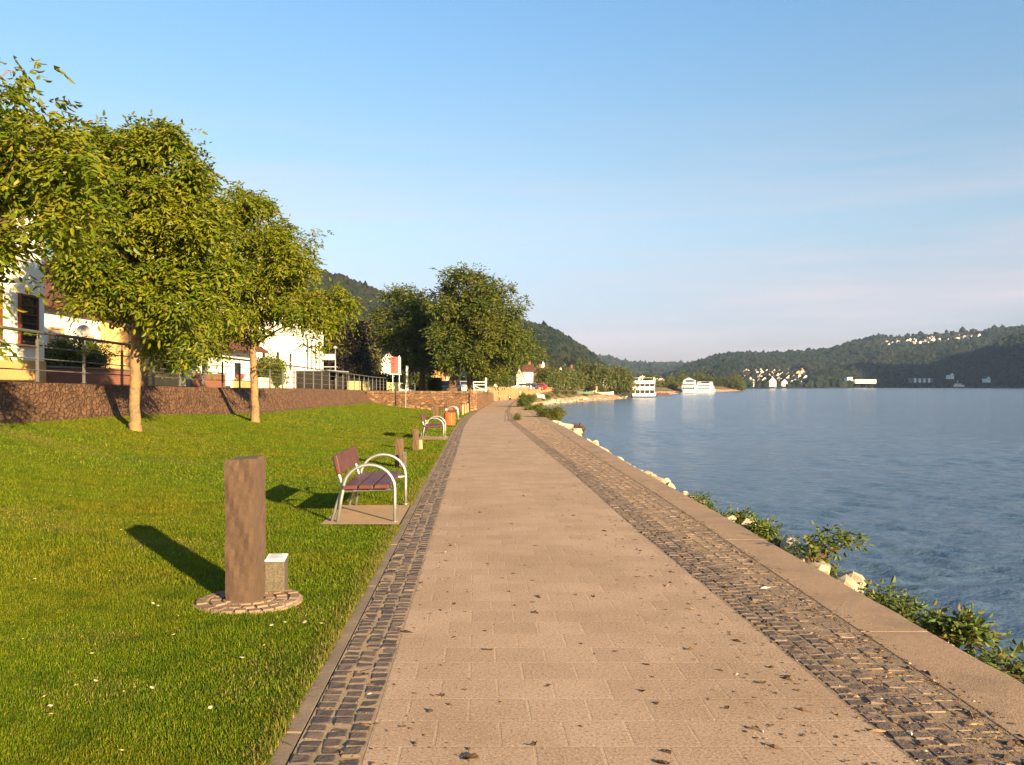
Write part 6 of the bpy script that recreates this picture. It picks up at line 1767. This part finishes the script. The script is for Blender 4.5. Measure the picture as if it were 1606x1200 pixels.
for i, (px, py, D, rx, ry, lab) in enumerate([(872, 614, 196, .9, .4, 'weedy bush on the bank just right of the orange wall'), (886, 615, 200, 1.0, .32, 'low weeds on the upper beach right of the weedy bush'), (899, 616, 212, .9, .32, 'weeds on the upper beach left of the green boats'),
        (858, 621, 178, .7, .35, 'dry shrub behind the tilted concrete slab'), (912, 614, 246, 1.0, .45, 'green bush above the green boat on the beach'), (960, 619, 280, 1.1, .3, 'weeds beside the landing slope left of the ferry')]):
    bank_shrub(lab, px, py, D, rx, ry, 600, 130 + i, 'leaf_bank', .16)
rb_ = np.random.default_rng(140)
for k in range(40):
    t_ = rb_.uniform(0, 1); q = P(np.interp(t_, [0, .3, 1], [848, 880, 985]) + rb_.normal(0, 3), np.interp(t_, [0, .3, 1], [631, 629, 622]) + rb_.normal(0, 1.2), np.interp(t_, [0, .3, 1], [176, 190, 262]))
    put_rock(int(rb_.integers(0, 6)), q.x, q.y, q.z - .2, rb_.uniform(.25, .6), rb_.uniform(0, 6), 'stone lying on the gravel beach before the landing stage', 'stones on the beach')
bank_shrub('small grassy tuft growing in the cobbles near the steel hoop', 811, 654, 46, .10, .24, 420, 114, 'leaf_bank', .05)

# ------------------------------------------------------------------ grass, daisies, fallen leaves
WORN = [(-9.2, 16.4, 1.3, .5), (-7.7, 16.0, .9, .35), (-6.4, 16.6, .8, .3), (-5.6, 9.9, .6, .5), (-5.0, 9.4, .5, .35), (-3.6, 8.9, .5, .3), (-8.6, 21.5, 1.2, .5), (-4.6, 27, 1.5, .6), (-3.0, 21, .8, .35), (-2.2, 4.6, .35, .25), (-1.45, 4.9, .2, .5), (-1.5, 6.3, .18, .4), (-2.8, 5.6, .4, .2)]
def worn(X, D):
    m_ = np.zeros(len(X))
    for x, d, a, b_ in WORN: m_ = np.maximum(m_, np.clip(1.5 - np.sqrt(((X - x) / a) ** 2 + ((D - d) / b_) ** 2) + .35 * np.sin(X * 7 + D * 5) * np.sin(D * 9 - X * 4), 0, 1))
    return m_
def blades(name, n, D0, D1, hlo, hhi, w, mat, seed, edge=False, pw=1.0, tip=.55, dry=False):
    r = np.random.default_rng(seed)
    D = D0 + (D1 - D0) * r.random(n) ** pw
    if edge:
        X = xk(D) - np.abs(r.normal(0, .07, n)) + .02
    else:
        lim = np.maximum(XB(D) + .05, -D * .64 - .4)
        X = xk(D) - r.random(n) * (xk(D) - lim)
    keep = np.ones(n, bool)
    for (d0, d1, x0) in ((10.26, 12.02, -2.27), (27.9, 29.8, -3.1), (47.1, 49.1, -3.85)):
        keep &= ~((D > d0) & (D < d1) & (X > x0 - .04 * (D - d0) - .02))
    wm = worn(X, D)
    keep &= (r.random(n) < wm * .8) if dry else (edge | (r.random(n) > wm * .62))
    keep &= (X - (PC[0] + .04)) ** 2 + (D - (PC[1] - .07)) ** 2 > .40 ** 2
    keep &= ~((np.abs(X + 1.865) < .08) & (np.abs(D - 6.885) < .1))
    X, D = X[keep], D[keep]; n = len(X)
    pat = .82 + .3 * (np.sin(X * 2.1 + 1.7 * np.sin(D * .9)) * np.sin(D * 1.7 + X) * .5 + .5)
    h = r.uniform(hlo, hhi, n) * pat * np.where(r.random(n) < .04, 1.5, 1)
    a = r.uniform(0, 2 * np.pi, n); lean = r.normal(0, .75, n)
    b_ = np.stack([X, D, lawn_z(X, D) - .014], -1)
    s = np.stack([np.cos(a), np.sin(a), 0 * a], -1) * (w * r.uniform(.6, 1.3, n))[:, None] * .5
    f = np.stack([-np.sin(a), np.cos(a), 0 * a], -1)
    up = np.array([0, 0, 1.0])
    m_ = b_ + up * (h * .55)[:, None] + f * (lean * h * .45)[:, None]
    t = b_ + up * (h * np.cos(lean * .8))[:, None] + f * (lean * h * 1.3)[:, None]
    V = np.stack([b_ - s, b_ + s, m_ + s * .8, m_ - s * .8, t], 1).reshape(-1, 3)
    i = (np.arange(n) * 5)[:, None]
    o = np_mesh(name, V, [np.concatenate([i, i + 1, i + 2, i + 3], 1), np.concatenate([i + 3, i + 2, i + 4], 1)], mat)
    o['kind'] = 'stuff'
    return o
blades('lawn_grass', 190000, 3.0, 7.0, .012, .031, .0052, M['grass'], 1, pw=1.0)
blades('lawn_grass', 140000, 7.0, 14.0, .014, .04, .008, M['grass'], 2, pw=.9)
blades('lawn_grass', 110000, 14.0, 30.0, .018, .045, .016, M['grass'], 3, pw=.9)
blades('lawn_grass', 60000, 30.0, 68.0, .02, .05, .04, M['grass'], 4)
blades('dry_edge_grass', 9000, 3.0, 16.0, .02, .05, .004, M['grass_dry'], 5, edge=True)
blades('dry_patch_grass', 160000, 3.5, 28.0, .010, .026, .008, island_mat('worn_turf_blade', [(0, (.10, .07, .025)), (.5, (.19, .13, .04)), (.85, (.15, .15, .02)), (1, (.30, .21, .09))], .8, .2), 8, dry=True)
blades('edge_grass', 12000, 3.0, 30.0, .02, .055, .006, M['grass'], 6, edge=True, pw=1.3)

dm = MB()
for k in range(11):
    a = 2 * math.pi * k / 11
    dm.add([(0, 0, .0), (.006 * math.cos(a - .22), .006 * math.sin(a - .22), .001), (.0125 * math.cos(a), .0125 * math.sin(a), .002), (.006 * math.cos(a + .22), .006 * math.sin(a + .22), .001)], [(0, 1, 2, 3)])
d0 = dm.build('daisy', M['petal'])
y0_ = MB().lathe([(.0045, .0), (.004, .003), (.001, .004)], 8).build('floret', M['yolk'], d0)
pts = [(248, 957), (280, 973), (272, 1003), (426, 988), (447, 983), (478, 983), (504, 985), (144, 1033), (150, 1077), (118, 1084), (69, 1102), (80, 1130), (194, 1094), (191, 1188), (238, 1088), (110, 781), (166, 812), (190, 692), (269, 797), (270, 819), (217, 816), (281, 851), (463, 797), (172, 901), (55, 914), (380, 1040), (330, 1120), (79, 1117), (240, 953), (300, 870), (36, 1010), (414, 1020)]
for i, (px, py) in enumerate(pts):
    x, y = 0, 5.0
    for _ in range(30):
        zz = float(lawn_z(x, y)); y = (EYE - zz) * F / (py - CY); x = PX(px, y)
    zz = float(lawn_z(x, y))
    if i == 0: o = d0
    else:
        o = link(d0.copy()); c = link(y0_.copy()); c.parent = o
    o.location = (x, y, zz + .032); s = random.uniform(1.0, 1.6); o.scale = (s, s, 1); o.rotation_euler = (random.uniform(-.1, .5), random.uniform(-.3, .3), random.uniform(0, 6))
    tag(o, 'small white daisy flowering in the mown lawn', 'daisy', 'daisies in the lawn')

lf = []
for k in range(6):
    r = np.random.default_rng(400 + k)
    n = 9; V = []
    L, W = r.uniform(.03, .055), r.uniform(.008, .018)
    for i in range(n):
        s = i / (n - 1); w = W * math.sin(math.pi * min(.98, s * .96 + .03)) * r.uniform(.7, 1.2)
        z = .003 + .006 * math.sin(s * 3 + k) ** 2
        V += [(s * L - L / 2, -w + .01 * math.sin(s * 4 + k), z + .003 * r.random()), (s * L - L / 2, .01 * math.sin(s * 4 + k), z - .003), (s * L - L / 2, w + .01 * math.sin(s * 4 + k), z + .004 * r.random())]
    Fq = np.array([[i * 3 + j, (i + 1) * 3 + j, (i + 1) * 3 + j + 1, i * 3 + j + 1] for i in range(n - 1) for j in (0, 1)])
    o = np_mesh('dry_leaf', V, Fq, M['dry_leaf']); lf.append(o)
    sm = o.modifiers.new('thick', 'SOLIDIFY'); sm.thickness = .0015
used_l = set()
spots = [(839, 962, 1.6), (766, 1020, 1.2), (692, 1091, 1.1), (738, 1190, 2.4), (1195, 1072, 1.6), (996, 847, 1), (965, 1022, 1), (845, 937, 1.6), (836, 945, 1), (805, 900, 1), (823, 887, 1), (798, 928, 1), (765, 885, .9), (840, 856, 1), (788, 907, .9), (760, 990, .9), (712, 1000, .8), (932, 936, 1.2), (904, 933, 1), (1014, 1043, 1.2), (1007, 1084, 1), (1028, 1104, 1), (1130, 1052, 1), (1140, 1111, 1.3), (1040, 1198, 2.0), (632, 1140, 1), (912, 1010, .8), (1048, 1180, 1.4), (955, 770, 1), (1000, 905, 1), (1105, 938, 1.2), (1088, 890, 1)]
r = np.random.default_rng(55)
for k in range(150):
    D = 3.8 + 26 * r.random() ** 1.7
    x = float(xi(D)) + r.random() ** .6 * (float(xw(D)) - float(xi(D)) - .1) if r.random() < .55 else float(xm(D)) + r.random() * (float(xc(D)) - float(xm(D)))
    spots.append((x, D, r.uniform(.5, 1.15), 'w'))
for i, q in enumerate(spots):
    if len(q) == 3:
        D = 2180.8 / (q[1] - 612); x = PX(q[0], D)
    else: x, D = q[0], q[1]
    k = i % 6
    o = lf[k] if k not in used_l else link(lf[k].copy())
    used_l.add(k)
    onc = x > float(xm(D))
    s = q[2] * r.uniform(.6, .85)
    o.location = (x, D, float(gz(D)) + (.008 if onc else 0.0)); o.scale = (s, s, s); o.rotation_euler = (0, 0, r.uniform(0, 6.28))
    tag(o, 'dark shrivelled leaf lying on the cobbled verge' if onc else 'dark shrivelled leaf lying on the paved walk', 'fallen leaf', 'fallen leaves on the cobbled verge' if onc else 'fallen leaves on the walk')

# crumbs, seed husks and grit that gather on the verge and the river side of the walk
def litter():
    r = np.random.default_rng(77)
    n = 5200
    D = 3.4 + 26 * r.random(n) ** 1.8
    a = r.random(n)
    X = np.where(a < .14, xm(D) - np.abs(r.normal(0, .45, n)), np.where(a < .75, xm(D) + r.random(n) * (xc(D) - xm(D)), np.where(a < .9, xc(D) + r.normal(.0, .05, n), np.where(a < .95, xi(D) + np.abs(r.normal(0, .3, n)), xo(D) + r.random(n) * .3))))
    X = np.clip(X, xo(D), xw(D) - .04)
    s = r.uniform(.003, .009, n) * (1 + 1.4 * (r.random(n) < .08)); an = r.uniform(0, 6.28, n)
    u = np.stack([np.cos(an), np.sin(an), 0 * an], -1) * (s * r.uniform(.8, 2.6, n))[:, None]; w = np.stack([-np.sin(an), np.cos(an), 0 * an], -1) * s[:, None]
    c = np.stack([X, D, gz(D) + .0035], -1); up = np.array([0, 0, 1.0]) * (s * .7)[:, None]
    V = np.stack([c - u, c + w * .7, c + u, c - w * .7, c + up + u * .2], 1).reshape(-1, 3)
    i = (np.arange(n) * 5)[:, None]
    F_ = np.concatenate([np.concatenate([i + p, i + q, i + 4], 1) for p, q in ((0, 3), (3, 2), (2, 1), (1, 0))])
    o = np_mesh('path_litter', V, F_, island_mat('litter_crumb', [(0, (.03, .02, .013)), (.5, (.075, .045, .025)), (.8, (.14, .085, .045)), (.985, (.25, .17, .09)), (1, (.6, .55, .48))], .9))
    o['kind'] = 'stuff'
litter()

# ------------------------------------------------------------------ evening haze over the valley
HZ = MB().box((300, 1400, 140), (4800, 5200, 300)).build('haze', None)
hm = bpy.data.materials.new('valley_haze'); hm.use_nodes = True
hn = hm.node_tree; hn.nodes.remove(hn.nodes["Principled BSDF"])
pv = hn.nodes.new("ShaderNodeVolumePrincipled")
pv.inputs['Color'].default_value = (0.42, 0.62, 1.0, 1)
pv.inputs['Density'].default_value = 0.00008
pv.inputs['Anisotropy'].default_value = 0.0
hn.links.new(pv.outputs[0], hn.nodes["Material Output"].inputs['Volume'])
HZ.data.materials.append(hm)
HZ['kind'] = 'stuff'
